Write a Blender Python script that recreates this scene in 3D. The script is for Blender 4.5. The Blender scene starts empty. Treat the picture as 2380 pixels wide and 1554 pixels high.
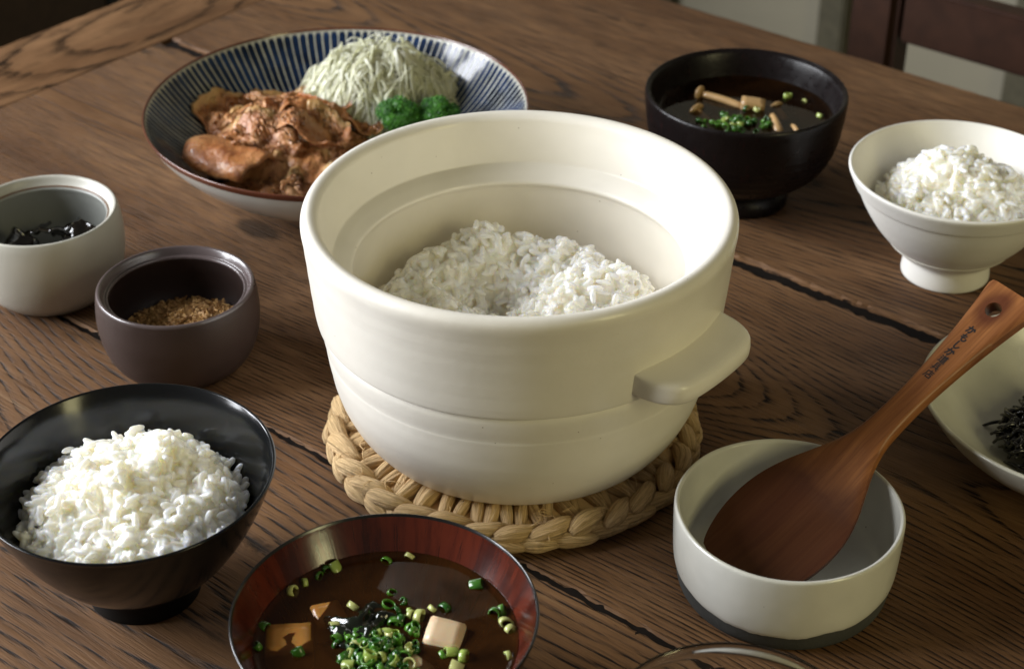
import bpy, bmesh, math, random
import numpy as np
from mathutils import Vector, Matrix, noise

rnd = random.Random(7)
nrg = np.random.default_rng(11)
PI = math.pi
S = bpy.context.scene
COL = S.collection

# ------------------------------------------------------------------ camera
CAM_H, PITCH, FPX = 0.5314, math.radians(33.36), 4000.0 / 2380.0
cam_d = bpy.data.cameras.new('camera')
cam = bpy.data.objects.new('camera', cam_d)
COL.objects.link(cam)
cam.location = (0, 0, CAM_H)
cam.rotation_euler = (PI / 2 - PITCH, 0, 0)
cam_d.sensor_width = 36.0
cam_d.lens = FPX * 36.0
cam_d.clip_start = 0.01
cam_d.clip_end = 50
cam_d.dof.use_dof = True
cam_d.dof.focus_distance = 0.79
cam_d.dof.aperture_fstop = 12.5
S.camera = cam

# ------------------------------------------------------------------ world and lamps
W = bpy.data.worlds.new('World'); S.world = W; W.use_nodes = True
W.node_tree.nodes['Background'].inputs[0].default_value = (1.0, 0.93, 0.82, 1)
W.node_tree.nodes['Background'].inputs[1].default_value = 0.09


def area(name, loc, target, sx, sy, power, col):
    d = bpy.data.lights.new(name, 'AREA'); d.shape = 'RECTANGLE'; d.size = sx; d.size_y = sy
    d.energy = power; d.color = col
    o = bpy.data.objects.new(name, d); COL.objects.link(o); o.location = loc
    o.rotation_euler = (Vector(target) - Vector(loc)).to_track_quat('-Z', 'Y').to_euler()
    return o


# the bright window beside the table and the narrow garden window on the other side
for wy, wxx in ((0.42, -1.80), (0.90, -1.80), (1.40, -1.72)):
    area('window_light', (wxx, wy, 0.84), (0.0, 0.74, 0.05), 0.30, 1.1, 30.0, (0.93, 0.955, 1.0))
area('garden_window_light', (1.14, -0.45, 0.72), (0.0, 0.70, 0.06), 0.34, 0.9, 8.0, (1.0, 0.90, 0.47))

S.view_settings.view_transform = 'Standard'
S.view_settings.look = 'None'
S.view_settings.gamma = 1
S.view_settings.use_curve_mapping = False
S.view_settings.exposure = 0.0
S.cycles.max_bounces = 12
S.cycles.diffuse_bounces = 10
S.cycles.transparent_max_bounces = 12
S.cycles.use_denoising = True
S.cycles.sample_clamp_indirect = 6

# ------------------------------------------------------------------ helpers


def at(px, py, z=0.0):
    """a place at height z on the sight line of a measured picture point (2380 wide)"""
    x = (px - 1190.0) / 4000.0; y = (777.0 - py) / 4000.0
    cp, sp = math.cos(PITCH), math.sin(PITCH)
    d = Vector((x, cp + y * sp, -sp + y * cp))
    t = (z - CAM_H) / d.z
    return Vector((0, 0, CAM_H)) + d * t


def tag(o, label=None, cat=None, group=None, kind=None):
    if label: o['label'] = label
    if cat: o['category'] = cat
    if group: o['group'] = group
    if kind: o['kind'] = kind
    return o


def empty(name, loc, rz=0.0):
    o = bpy.data.objects.new(name, None); COL.objects.link(o)
    o.location = loc; o.rotation_euler = (0, 0, rz); o.empty_display_size = 0.01
    return o


def link(name, me, mat, parent=None, loc=None, rot=None):
    o = bpy.data.objects.new(name, me); COL.objects.link(o)
    if mat is not None:
        me.materials.clear()
        for m in (mat if isinstance(mat, (list, tuple)) else [mat]): me.materials.append(m)
    if parent is not None: o.parent = parent
    if loc is not None: o.location = loc
    if rot is not None: o.rotation_euler = rot
    return o


def pymesh(name, V, F, smooth=True):
    me = bpy.data.meshes.new(name)
    me.from_pydata([tuple(v) for v in V], [], [tuple(f) for f in F])
    me.update()
    if smooth: me.polygons.foreach_set('use_smooth', [True] * len(me.polygons))
    return me


def npmesh(name, V, F, mats=None, uv=None, smooth=True):
    """V (n,3), F (m,k) numpy arrays"""
    me = bpy.data.meshes.new(name)
    n, (m, k) = len(V), F.shape
    me.vertices.add(n); me.vertices.foreach_set('co', np.ascontiguousarray(V, dtype=np.float32).ravel())
    me.loops.add(m * k); me.loops.foreach_set('vertex_index', np.ascontiguousarray(F, dtype=np.int32).ravel())
    me.polygons.add(m)
    me.polygons.foreach_set('loop_start', np.arange(0, m * k, k, dtype=np.int32))
    me.polygons.foreach_set('loop_total', np.full(m, k, dtype=np.int32))
    if mats is not None: me.polygons.foreach_set('material_index', np.asarray(mats, dtype=np.int32))
    me.update(calc_edges=True)
    me.validate()
    if smooth: me.polygons.foreach_set('use_smooth', np.ones(len(me.polygons), dtype=bool))
    return me


def catmull(P, n=6):
    P = [np.array(p, float) for p in P]; out = []
    for i in range(len(P) - 1):
        p0 = P[max(i - 1, 0)]; p1 = P[i]; p2 = P[i + 1]; p3 = P[min(i + 2, len(P) - 1)]
        for k in range(n):
            t = k / n
            out.append(0.5 * ((2 * p1) + (-p0 + p2) * t + (2 * p0 - 5 * p1 + 4 * p2 - p3) * t * t + (-p0 + 3 * p1 - 3 * p2 + p3) * t ** 3))
    out.append(P[-1]); return out


def lathe(name, prof, n=128, mod=None):
    """revolve (r, z) points; r == 0 points close the surface"""
    V = []; rings = []
    for j, (r, z) in enumerate(prof):
        if r < 1e-6:
            rings.append([len(V)]); V.append((0, 0, z)); continue
        ids = []
        for i in range(n):
            a = 2 * PI * i / n
            rr, zz = mod(j, a, r, z) if mod else (r, z)
            ids.append(len(V)); V.append((rr * math.cos(a), rr * math.sin(a), zz))
        rings.append(ids)
    F = []
    for A, B in zip(rings, rings[1:]):
        if len(A) == 1 and len(B) == 1: continue
        for i in range(n):
            k = (i + 1) % n
            if len(A) == 1: F.append((A[0], B[k], B[i]))
            elif len(B) == 1: F.append((A[i], A[k], B[0]))
            else: F.append((A[i], A[k], B[k], B[i]))
    return pymesh(name, V, F)


def tube(path, rad, n=8, flat=1.0, up=(0, 0, 1), ridge=0.0, nr=5, twist=0.0, V=None, F=None, UV=None, ph=0.0):
    """append a capped tube along path; rad per point or number"""
    V = [] if V is None else V; F = [] if F is None else F
    path = [Vector(p) for p in path]; base = len(V); m = len(path)
    up = Vector(up)
    for j, p in enumerate(path):
        t = (path[min(j + 1, m - 1)] - path[max(j - 1, 0)]).normalized()
        s = t.cross(up)
        if s.length < 1e-5: s = t.cross(Vector((1, 0, 0)))
        s.normalize(); u = s.cross(t)
        r = rad[j] if hasattr(rad, '__len__') else rad
        for i in range(n):
            a = 2 * PI * i / n
            q = r * (1 + ridge * math.sin(nr * a + twist * j / max(m - 1, 1) + ph))
            V.append(p + s * (q * math.cos(a)) + u * (q * flat * math.sin(a)))
            if UV is not None: UV.append((i / n, j / max(m - 1, 1)))
    for j in range(m - 1):
        for i in range(n):
            k = (i + 1) % n
            F.append((base + j * n + i, base + j * n + k, base + (j + 1) * n + k, base + (j + 1) * n + i))
    F.append(tuple(base + i for i in reversed(range(n))))
    F.append(tuple(base + (m - 1) * n + i for i in range(n)))
    return V, F


def box(name, x0, x1, y0, y1, z0, z1, bev=0.0):
    bm = bmesh.new(); bmesh.ops.create_cube(bm, size=1)
    for v in bm.verts:
        v.co = ((x0 + x1) / 2 + v.co.x * (x1 - x0), (y0 + y1) / 2 + v.co.y * (y1 - y0), (z0 + z1) / 2 + v.co.z * (z1 - z0))
    if bev: bmesh.ops.bevel(bm, geom=bm.edges[:], offset=bev, segments=3, affect='EDGES')
    bmesh.ops.recalc_face_normals(bm, faces=bm.faces[:])
    me = bpy.data.meshes.new(name); bm.to_mesh(me); bm.free(); return me


# ------------------------------------------------------------------ materials


class NT:
    def __init__(s, name):
        s.m = bpy.data.materials.new(name); s.m.use_nodes = True
        s.t = s.m.node_tree; s.b = s.t.nodes['Principled BSDF']; s.out = s.t.nodes['Material Output']

    def n(s, typ, props=None, **kw):
        nd = s.t.nodes.new('ShaderNode' + typ)
        for k, v in (props or {}).items(): setattr(nd, k, v)
        for k, v in kw.items(): s.set(nd, k, v)
        return nd

    def set(s, nd, k, v):
        key = int(k[1:]) if (k[0] == 'i' and k[1:].isdigit()) else k.replace('_', ' ')
        if isinstance(v, bpy.types.NodeSocket): s.t.links.new(v, nd.inputs[key])
        elif isinstance(v, bpy.types.Node): s.t.links.new(v.outputs[0], nd.inputs[key])
        else:
            if isinstance(v, (tuple, list)) and len(v) == 3 and nd.inputs[key].type == 'RGBA': v = (*v, 1)
            nd.inputs[key].default_value = v

    def p(s, **kw):
        for k, v in kw.items(): s.set(s.b, k, v)
        return s

    def math(s, op, a, b=0.0, c=None):
        nd = s.n('Math', {'operation': op}, i0=a, i1=b)
        if c is not None: s.set(nd, 'i2', c)
        return nd.outputs[0]

    def mapr(s, v, a, b, c=0.0, d=1.0):
        return s.n('MapRange', {'clamp': True}, i0=v, i1=a, i2=b, i3=c, i4=d).outputs[0]

    def mix(s, f, a, b, blend='MIX'):
        nd = s.n('Mix', {'data_type': 'RGBA', 'blend_type': blend})
        for k, v in ((0, f), (6, a), (7, b)):
            if isinstance(v, (bpy.types.NodeSocket,)): s.t.links.new(v, nd.inputs[k])
            elif isinstance(v, bpy.types.Node): s.t.links.new(v.outputs[0], nd.inputs[k])
            else: nd.inputs[k].default_value = (*v, 1) if isinstance(v, tuple) and len(v) == 3 else v
        return nd.outputs[2]

    def noise(s, vec, scale, detail=3.0, rough=0.5, dist=0.0):
        return s.n('TexNoise', None, Vector=vec, Scale=scale, Detail=detail, Roughness=rough, Distortion=dist).outputs[0]

    def obj(s):
        return s.n('TexCoord').outputs['Object']

    def uv(s):
        return s.n('TexCoord').outputs['UV']

    def scale(s, v, sc, off=(0, 0, 0)):
        nd = s.n('Mapping', None, Vector=v); nd.inputs['Scale'].default_value = sc; nd.inputs['Location'].default_value = off
        return nd.outputs[0]

    def bump(s, h, dist=0.001, strength=1.0):
        nd = s.n('Bump', None, Height=h, Distance=dist, Strength=strength)
        s.t.links.new(nd.outputs[0], s.b.inputs['Normal']); return nd

    def ramp(s, f, stops):
        nd = s.n('ValToRGB', None, Fac=f); e = nd.color_ramp.elements
        while len(e) > 1: e.remove(e[-1])
        e[0].position = stops[0][0]; e[0].color = (*stops[0][1], 1)
        for ps, c in stops[1:]:
            q = e.new(ps); q.color = (*c, 1)
        return nd.outputs[0]


def wood_table(name, along, yc, seed, D0=0.03, D1=0.16, freq=95.0, stains=()):
    t = NT(name); o = t.obj()
    sep = t.n('SeparateXYZ', None, Vector=o)
    X, Y = (sep.outputs[0], sep.outputs[1]) if along == 'x' else (sep.outputs[1], sep.outputs[0])
    vec = t.n('CombineXYZ', None, X=X, Y=Y, Z=seed * 3.7).outputs[0]
    yy = t.math('SUBTRACT', Y, yc)
    w1 = t.noise(t.scale(vec, (1.3, 6, 1), (seed, 0, 0)), 1.0, 2, 0.5)
    yy = t.math('ADD', yy, t.math('MULTIPLY', t.math('SUBTRACT', w1, 0.5), 0.025))
    dn = t.noise(t.scale(vec, (1.15, 0.5, 1), (seed * 2.3, 0, 0)), 1.0, 1.5, 0.4)
    Dd = t.mapr(dn, 0.3, 0.7, D0, D1)
    r = t.math('SQRT', t.math('ADD', t.math('MULTIPLY', yy, yy), t.math('MULTIPLY', Dd, Dd)))
    w2 = t.noise(t.scale(vec, (6, 160, 1), (0, seed, 0)), 1.0, 2, 0.5)
    ph = t.math('ADD', t.math('MULTIPLY', r, freq), t.math('MULTIPLY', w2, 0.55))
    fr = t.math('FRACT', ph)
    ring = t.ramp(fr, [(0, (1, 1, 1)), (0.07, (1, 1, 1)), (0.26, (0.28, 0.28, 0.28)), (0.62, (0.0, 0, 0)), (0.94, (0.15, 0.15, 0.15)), (1, (1, 1, 1))])
    pores = t.noise(t.scale(vec, (34, 700, 1), (seed, 0, 0)), 1.0, 4, 0.68)
    pore_m = t.mapr(pores, 0.42, 0.62)
    pore2 = t.noise(t.scale(vec, (70, 2200, 1), (seed, 3, 0)), 1.0, 3, 0.6)
    grain = t.math('MULTIPLY', t.math('ADD', t.math('MULTIPLY', ring, 0.80), 0.16), t.math('ADD', t.math('MULTIPLY', pore_m, 1.0), 0.12))
    big = t.noise(t.scale(vec, (3.5, 14, 1), (0, 0, seed)), 1.0, 4, 0.6)
    med = t.noise(t.scale(vec, (14, 90, 1), (0, 0, seed)), 1.0, 4, 0.6)
    light = t.mix(t.mapr(big, 0.33, 0.67), (0.112, 0.053, 0.022), (0.225, 0.122, 0.058))
    light = t.mix(t.math('MULTIPLY', t.mapr(med, 0.45, 0.75), 0.5), light, (0.062, 0.029, 0.013))
    light = t.mix(t.math('MULTIPLY', t.mapr(pore2, 0.5, 0.75), 0.45), light, (0.036, 0.017, 0.009))
    col = t.mix(t.mapr(grain, 0.11, 0.75), light, (0.013, 0.007, 0.004))
    # worn dark grime in blotches
    gr = t.noise(t.scale(vec, (22, 60, 1), (1, 2, seed)), 1.0, 5, 0.72)
    gp = t.noise(t.scale(vec, (5, 9, 1), (4, 2, seed)), 1.0, 3, 0.6)
    grime = t.math('MULTIPLY', t.mapr(gr, 0.56, 0.70), t.mapr(gp, 0.50, 0.66))
    col = t.mix(t.math('MULTIPLY', grime, 0.85), col, (0.014, 0.009, 0.006))
    for (sx, sy, rx, ry, dark) in stains:
        dx = t.math('DIVIDE', t.math('SUBTRACT', X, sx), rx); dy = t.math('DIVIDE', t.math('SUBTRACT', Y, sy), ry)
        d = t.math('SQRT', t.math('ADD', t.math('MULTIPLY', dx, dx), t.math('MULTIPLY', dy, dy)))
        d = t.math('ADD', d, t.math('MULTIPLY', t.math('SUBTRACT', gr, 0.5), 1.0))
        col = t.mix(t.mapr(d, 1.15, 0.75, 0.0, dark), col, (0.030, 0.018, 0.010))
    # pale dry scratches across the wear
    sc_ = t.noise(t.scale(vec, (9, 420, 1), (seed * 5, 1, 2)), 1.0, 3, 0.7)
    wear = t.noise(t.scale(vec, (4, 11, 1), (9, seed, 1)), 1.0, 3, 0.6)
    col = t.mix(t.math('MULTIPLY', t.math('MULTIPLY', t.mapr(sc_, 0.60, 0.72), t.mapr(wear, 0.45, 0.65)), 0.5), col, (0.30, 0.19, 0.105))
    t.p(Base_Color=col, Roughness=t.mapr(wear, 0.3, 0.7, 0.40, 0.66), Specular_IOR_Level=0.17)
    h = t.math('SUBTRACT', t.math('MULTIPLY', med, 0.25), t.math('ADD', t.math('MULTIPLY', grain, 0.8), t.math('MULTIPLY', grime, 0.8)))
    t.bump(h, 0.0008, 0.9)
    return t.m


def glaze(name, col, rough=0.3, coat=0.0, spec=0.5, speck=0.0, speck_col=(0.2, 0.13, 0.08), var=0.05, bump=0.00015, bscale=220, croll=0.2, throw=0.0):
    t = NT(name); o = t.obj()
    n1 = t.noise(o, 22, 3); n2 = t.noise(o, bscale, 3)
    dk = tuple(c * (1 - var * 2.2) for c in col); lt = tuple(min(1, c * (1 + var)) for c in col)
    c = t.mix(t.mapr(n1, 0.3, 0.7), dk, lt)
    if speck > 0:
        v = t.n('TexVoronoi', None, Vector=o, Scale=190.0)
        sp = t.math('LESS_THAN', v.outputs['Distance'], speck)
        rn = t.math('GREATER_THAN', t.n('SeparateColor', None, Color=v.outputs['Color']).outputs[0], 0.86)
        c = t.mix(t.math('MULTIPLY', t.math('MULTIPLY', sp, rn), 0.8), c, speck_col)
    h = n2
    if throw:
        zz = t.n('SeparateXYZ', None, Vector=o).outputs[2]
        band = t.noise(t.n('CombineXYZ', None, X=0.0, Y=0.0, Z=zz).outputs[0], 330, 2)
        h = t.math('ADD', n2, t.math('MULTIPLY', band, throw))
    t.p(Base_Color=c, Roughness=t.mapr(n1, 0.3, 0.7, rough * 0.85, rough * 1.15), Coat_Weight=coat, Coat_Roughness=croll, Specular_IOR_Level=spec)
    t.bump(h, bump, 0.6)
    return t.m


def rice_mat():
    t = NT('cooked_rice'); o = t.obj()
    n1 = t.noise(o, 90, 3); n2 = t.noise(o, 700, 2)
    c = t.mix(t.mapr(n1, 0.35, 0.7), (0.950, 0.925, 0.850), (0.93, 0.890, 0.785))
    t.p(Base_Color=c, Roughness=t.mapr(n2, 0.3, 0.7, 0.18, 0.32), Subsurface_Weight=1.0, Subsurface_Scale=0.0075, Specular_IOR_Level=0.5)
    t.b.inputs['Subsurface Radius'].default_value = (1.0, 0.88, 0.62)
    t.bump(n2, 0.00018, 0.5)
    return t.m


MAT = {}
MAT['rice'] = rice_mat()
MAT['pot'] = glaze('cream_pot_glaze', (0.83, 0.79, 0.70), 0.40, 0.25, 0.5, 0.06, var=0.035, throw=0.8, bump=0.00012, croll=0.12)
MAT['white_bowl'] = glaze('white_bowl_glaze', (0.82, 0.80, 0.74), 0.42, 0.0, 0.5, 0.0, var=0.02, bump=0.00006)
MAT['black_bowl'] = glaze('black_bowl_glaze', (0.006, 0.0065, 0.007), 0.17, 0.0, 0.42, 0.03, (0.25, 0.25, 0.24), var=0.1, bump=0.00005, croll=0.15)
MAT['black_body'] = glaze('black_bowl_outside', (0.007, 0.0065, 0.006), 0.45, 0.0, 0.15, 0.03, (0.2, 0.16, 0.12), var=0.1, bump=0.00008)
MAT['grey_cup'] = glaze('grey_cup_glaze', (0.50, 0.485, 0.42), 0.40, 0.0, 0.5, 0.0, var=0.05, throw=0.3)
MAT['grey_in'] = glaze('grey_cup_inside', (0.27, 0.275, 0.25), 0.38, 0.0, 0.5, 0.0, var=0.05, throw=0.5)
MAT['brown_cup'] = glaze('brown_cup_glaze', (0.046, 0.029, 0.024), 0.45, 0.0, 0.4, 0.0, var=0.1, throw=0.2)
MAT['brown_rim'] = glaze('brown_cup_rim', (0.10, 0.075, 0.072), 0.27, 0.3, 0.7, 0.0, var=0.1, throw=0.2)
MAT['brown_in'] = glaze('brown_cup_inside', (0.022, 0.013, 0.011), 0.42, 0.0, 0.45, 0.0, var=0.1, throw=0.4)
MAT['clay'] = glaze('dark_clay', (0.055, 0.055, 0.050), 0.85, 0.0, 0.3, 0.16, (0.5, 0.48, 0.42), var=0.2, bump=0.0005, bscale=500)
MAT['spat_bowl'] = glaze('grey_white_glaze', (0.63, 0.62, 0.555), 0.22, 0.3, 0.5, 0.07, (0.1, 0.09, 0.07), var=0.09, bump=0.00025, bscale=140, croll=0.08)
MAT['dish'] = glaze('pale_dish_glaze', (0.58, 0.565, 0.47), 0.25, 0.2, 0.5, 0.06, (0.2, 0.17, 0.1), var=0.09, bump=0.0004, bscale=120, croll=0.1)
MAT['plate_out'] = glaze('plate_outside_glaze', (0.58, 0.56, 0.50), 0.18, 0.3, 0.5, 0.0, var=0.03, bump=0.00008)
MAT['plate_rim'] = glaze('plate_brown_rim', (0.115, 0.036, 0.018), 0.2, 0.4, 0.5, 0.0, var=0.2, bump=0.0001)
MAT['lacquer'] = glaze('black_lacquer', (0.008, 0.0075, 0.007), 0.22, 0.3, 0.5, 0.0, var=0.1, bump=0.00005)


def red_lacquer():
    t = NT('red_brown_lacquer'); o = t.obj()
    s = t.n('SeparateXYZ', None, Vector=o)
    ang = t.math('ARCTAN2', s.outputs[1], s.outputs[0])
    v = t.n('CombineXYZ', None, X=t.math('MULTIPLY', ang, 2.2), Y=t.math('MULTIPLY', s.outputs[2], 7.0), Z=0.0).outputs[0]
    g = t.noise(v, 4.0, 4, 0.6, 0.3)
    g2 = t.noise(t.scale(v, (1, 0.3, 1)), 22.0, 3, 0.6)
    c = t.mix(t.mapr(g, 0.38, 0.62), (0.036, 0.0058, 0.003), (0.088, 0.014, 0.0055))
    ln = t.mapr(g2, 0.60, 0.68)
    c = t.mix(t.math('MULTIPLY', ln, 0.75), c, (0.014, 0.004, 0.003))
    t.p(Base_Color=c, Roughness=0.2, Coat_Weight=0.35, Coat_Roughness=0.12)
    t.bump(g2, 0.0001, 0.4)
    return t.m


def dark_lacquer():
    t = NT('dark_wood_lacquer'); o = t.obj()
    s = t.n('SeparateXYZ', None, Vector=o)
    ang = t.math('ARCTAN2', s.outputs[1], s.outputs[0])
    v = t.n('CombineXYZ', None, X=t.math('MULTIPLY', ang, 2.2), Y=t.math('MULTIPLY', s.outputs[2], 9.0), Z=0.0).outputs[0]
    g = t.noise(t.scale(v, (1, 1, 1)), 9.0, 5, 0.7, 0.3)
    n2 = t.noise(o, 160, 4, 0.7)
    c = t.mix(t.mapr(g, 0.60, 0.85), (0.0065, 0.0045, 0.0045), (0.045, 0.006, 0.005))
    t.p(Base_Color=c, Roughness=t.mapr(n2, 0.3, 0.7, 0.22, 0.42), Specular_IOR_Level=0.22)
    t.bump(n2, 0.0004, 0.5)
    return t.m


MAT['red'] = red_lacquer()
MAT['dark'] = dark_lacquer()


def plate_mat(R):
    t = NT('indigo_striped_glaze'); o = t.obj()
    s = t.n('SeparateXYZ', None, Vector=o)
    r = t.math('SQRT', t.math('ADD', t.math('MULTIPLY', s.outputs[0], s.outputs[0]), t.math('MULTIPLY', s.outputs[1], s.outputs[1])))
    ang = t.math('ARCTAN2', s.outputs[1], s.outputs[0])
    wob = t.noise(o, 14, 2); wid = t.noise(o, 60, 2); ink = t.noise(o, 45, 4, 0.6)
    a2 = t.math('ADD', t.math('MULTIPLY', ang, 138 / (2 * PI)), t.math('MULTIPLY', wob, 1.1))
    tri = t.math('ABSOLUTE', t.math('SUBTRACT', t.math('FRACT', a2), 0.5))
    # brush strokes narrow to a point near the lip
    rn = t.math('DIVIDE', r, R)
    half = t.math('MULTIPLY', t.mapr(rn, 0.995, 0.968, 0.18, 0.42), t.math('ADD', 0.75, t.math('MULTIPLY', wid, 0.5)))
    st = t.mapr(t.math('SUBTRACT', half, tri), -0.025, 0.035)
    inner = t.mapr(t.math('ADD', rn, t.math('MULTIPLY', t.math('SUBTRACT', wid, 0.5), 0.03)), 0.598, 0.61)
    st = t.math('MULTIPLY', t.math('MULTIPLY', st, inner), t.mapr(rn, 0.988, 0.980))
    blue = t.mix(t.mapr(ink, 0.35, 0.7), (0.005, 0.010, 0.024), (0.015, 0.038, 0.105))
    body = t.mix(t.mapr(rn, 0.6, 0.62), (0.47, 0.45, 0.385), (0.43, 0.425, 0.36))
    c = t.mix(st, body, blue)
    t.p(Base_Color=c, Roughness=0.12, Specular_IOR_Level=0.34)
    t.bump(t.math('ADD', t.math('MULTIPLY', st, -0.6), wid), 0.0002, 0.5)
    return t.m


def raffia():
    t = NT('raffia'); u = t.uv(); o = t.obj()
    f1 = t.noise(t.scale(u, (14, 0.8, 1)), 2.6, 5, 0.7, 0.5)
    geo = t.n('NewGeometry'); oi = t.n('ObjectInfo')
    c = t.mix(t.mapr(f1, 0.26, 0.58), (0.27, 0.135, 0.046), (0.84, 0.60, 0.31))
    c = t.mix(t.math('MULTIPLY', oi.outputs['Random'], 0.4), c, (0.60, 0.38, 0.16))
    n2 = t.noise(o, 60, 4, 0.7)
    c = t.mix(t.math('MULTIPLY', t.mapr(n2, 0.58, 0.75), 0.55), c, (0.12, 0.05, 0.02))
    t.p(Base_Color=c, Roughness=0.55, Specular_IOR_Level=0.35)
    t.bump(f1, 0.0020, 1.0)
    return t.m


MAT['raffia'] = raffia()


def spatula_mat():
    t = NT('cherry_wood'); o = t.obj()
    g = t.noise(t.scale(o, (210, 9, 60)), 1.0, 4, 0.6, 0.6)
    g2 = t.noise(t.scale(o, (900, 22, 300)), 1.0, 3, 0.6)
    s = t.n('SeparateXYZ', None, Vector=o)
    c = t.mix(t.mapr(g, 0.32, 0.70), (0.35, 0.140, 0.045), (0.165, 0.055, 0.017))
    c = t.mix(t.math('MULTIPLY', t.mapr(g2, 0.5, 0.75), 0.5), c, (0.10, 0.03, 0.012))
    # the blade is soaked and darker than the handle, the hole has a scorched stain
    n3 = t.noise(o, 40, 3)
    wet = t.mapr(t.math('ADD', s.outputs[1], t.math('MULTIPLY', n3, 0.03)), 0.098, 0.068)
    c = t.mix(t.math('MULTIPLY', wet, 0.85), c, (0.038, 0.0080, 0.0026))
    dx = t.math('DIVIDE', t.math('ADD', s.outputs[0], 0.002), 0.0085); dy = t.math('DIVIDE', t.math('SUBTRACT', s.outputs[1], HOLE_Y), 0.0125)
    dd = t.math('SQRT', t.math('ADD', t.math('MULTIPLY', dx, dx), t.math('MULTIPLY', dy, dy)))
    dd = t.math('ADD', dd, t.math('MULTIPLY', t.math('SUBTRACT', n3, 0.5), 0.8))
    c = t.mix(t.mapr(dd, 1.1, 0.55, 0, 0.75), c, (0.075, 0.018, 0.010))
    t.p(Base_Color=c, Roughness=0.36, Specular_IOR_Level=0.33)
    t.bump(g, 0.0005, 0.6)
    return t.m


def flat(name, col, rough=0.5, **kw):
    t = NT(name); o = t.obj()
    n1 = t.noise(o, 70, 3)
    c = t.mix(t.mapr(n1, 0.3, 0.7), tuple(x * 0.78 for x in col), tuple(min(1, x * 1.15) for x in col))
    t.p(Base_Color=c, Roughness=rough, **kw); return t.m


def broth(name, col, dens, cloud):
    t = NT(name)
    fr = t.n('Fresnel', None, IOR=1.36)
    tr = t.n('BsdfTransparent'); gl = t.n('BsdfGlossy', None, Roughness=0.03)
    tr.inputs[0].default_value = (0.98, 0.90, 0.78, 1)
    df = t.n('BsdfDiffuse'); df.inputs[0].default_value = (*cloud, 1)
    n1 = t.noise(t.obj(), 55, 3, 0.6, 0.6)
    bd = t.n('MixShader', None, i0=t.mapr(n1, 0.3, 0.7, 0.10, 0.30), i1=tr, i2=df)
    mx = t.n('MixShader', None, i0=fr, i1=bd, i2=gl)
    t.t.links.new(mx.outputs[0], t.out.inputs['Surface'])
    va = t.n('VolumeAbsorption', None, Density=dens); va.inputs[0].default_value = (*col, 1)
    t.t.links.new(va.outputs[0], t.out.inputs['Volume'])
    return t.m


MAT['broth'] = broth('miso_broth', (0.86, 0.48, 0.13), 34.0, (0.115, 0.040, 0.007))
MAT['broth_dark'] = broth('dark_broth', (0.78, 0.42, 0.14), 60.0, (0.045, 0.018, 0.005))


def meat():
    t = NT('glazed_pork'); o = t.obj(); u = t.uv(); oi = t.n('ObjectInfo')
    vec = t.n('VectorMath', {'operation': 'ADD'}, i0=o, i1=oi.outputs['Location']).outputs[0]
    n1 = t.noise(vec, 38, 4, 0.6, 0.4); n2 = t.noise(vec, 130, 5, 0.65, 0.3); n3 = t.noise(vec, 420, 4, 0.6)
    fib = t.noise(t.scale(u, (30, 2.5, 1)), 3.0, 3, 0.6)
    c = t.mix(t.mapr(n1, 0.36, 0.64), (0.40, 0.135, 0.032), (0.60, 0.300, 0.120))
    c = t.mix(t.math('MULTIPLY', t.mapr(fib, 0.4, 0.7), 0.35), c, (0.54, 0.27, 0.125))
    c = t.mix(t.math('MULTIPLY', t.mapr(n2, 0.50, 0.66), 0.80), c, (0.190, 0.046, 0.009))
    s = t.n('SeparateXYZ', None, Vector=u)
    fat = t.mapr(t.math('ADD', s.outputs[1], t.math('MULTIPLY', t.math('SUBTRACT', n1, 0.5), 0.5)), 0.80, 0.90)
    c = t.mix(t.math('MULTIPLY', fat, 0.8), c, (0.60, 0.37, 0.14))
    t.p(Base_Color=c, Roughness=t.mapr(n2, 0.3, 0.7, 0.22, 0.45), Specular_IOR_Level=0.45, Coat_Weight=0.22, Coat_Roughness=0.08, Subsurface_Weight=0.15, Subsurface_Scale=0.003)
    t.b.inputs['Subsurface Radius'].default_value = (1.0, 0.4, 0.2)
    t.bump(t.math('ADD', n2, t.math('MULTIPLY', n3, 0.45)), 0.0024, 0.8)
    return t.m


MAT['meat'] = meat()
MAT['sauce'] = flat('meat_sauce', (0.10, 0.03, 0.008), 0.1, Coat_Weight=0.5, Coat_Roughness=0.05)


def island(name, a, b, rough=0.4, sss=0.0, rad=(1, 1, 1), scale=0.002, **kw):
    t = NT(name); g = t.n('NewGeometry'); oi = t.n('ObjectInfo')
    rn = t.math('FRACT', t.math('ADD', g.outputs['Random Per Island'], oi.outputs['Random']))
    t.p(Base_Color=t.mix(rn, a, b), Roughness=rough, **kw)
    if sss:
        t.p(Subsurface_Weight=sss, Subsurface_Scale=scale); t.b.inputs['Subsurface Radius'].default_value = rad
    return t.m


MAT['cabbage'] = island('shredded_cabbage', (0.90, 0.90, 0.64), (0.97, 0.97, 0.88), 0.35, 0.3, (1, 1, 0.6), 0.004)


def let_light_through(m, f):
    """thin leaf shreds pass light on to the far side"""
    t = m.node_tree; p = t.nodes['Principled BSDF']; out = t.nodes['Material Output']
    tr = t.nodes.new('ShaderNodeBsdfTranslucent'); tr.inputs[0].default_value = (0.95, 0.95, 0.78, 1)
    mx = t.nodes.new('ShaderNodeMixShader'); mx.inputs[0].default_value = f
    t.links.new(p.outputs[0], mx.inputs[1]); t.links.new(tr.outputs[0], mx.inputs[2]); t.links.new(mx.outputs[0], out.inputs['Surface'])


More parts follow.
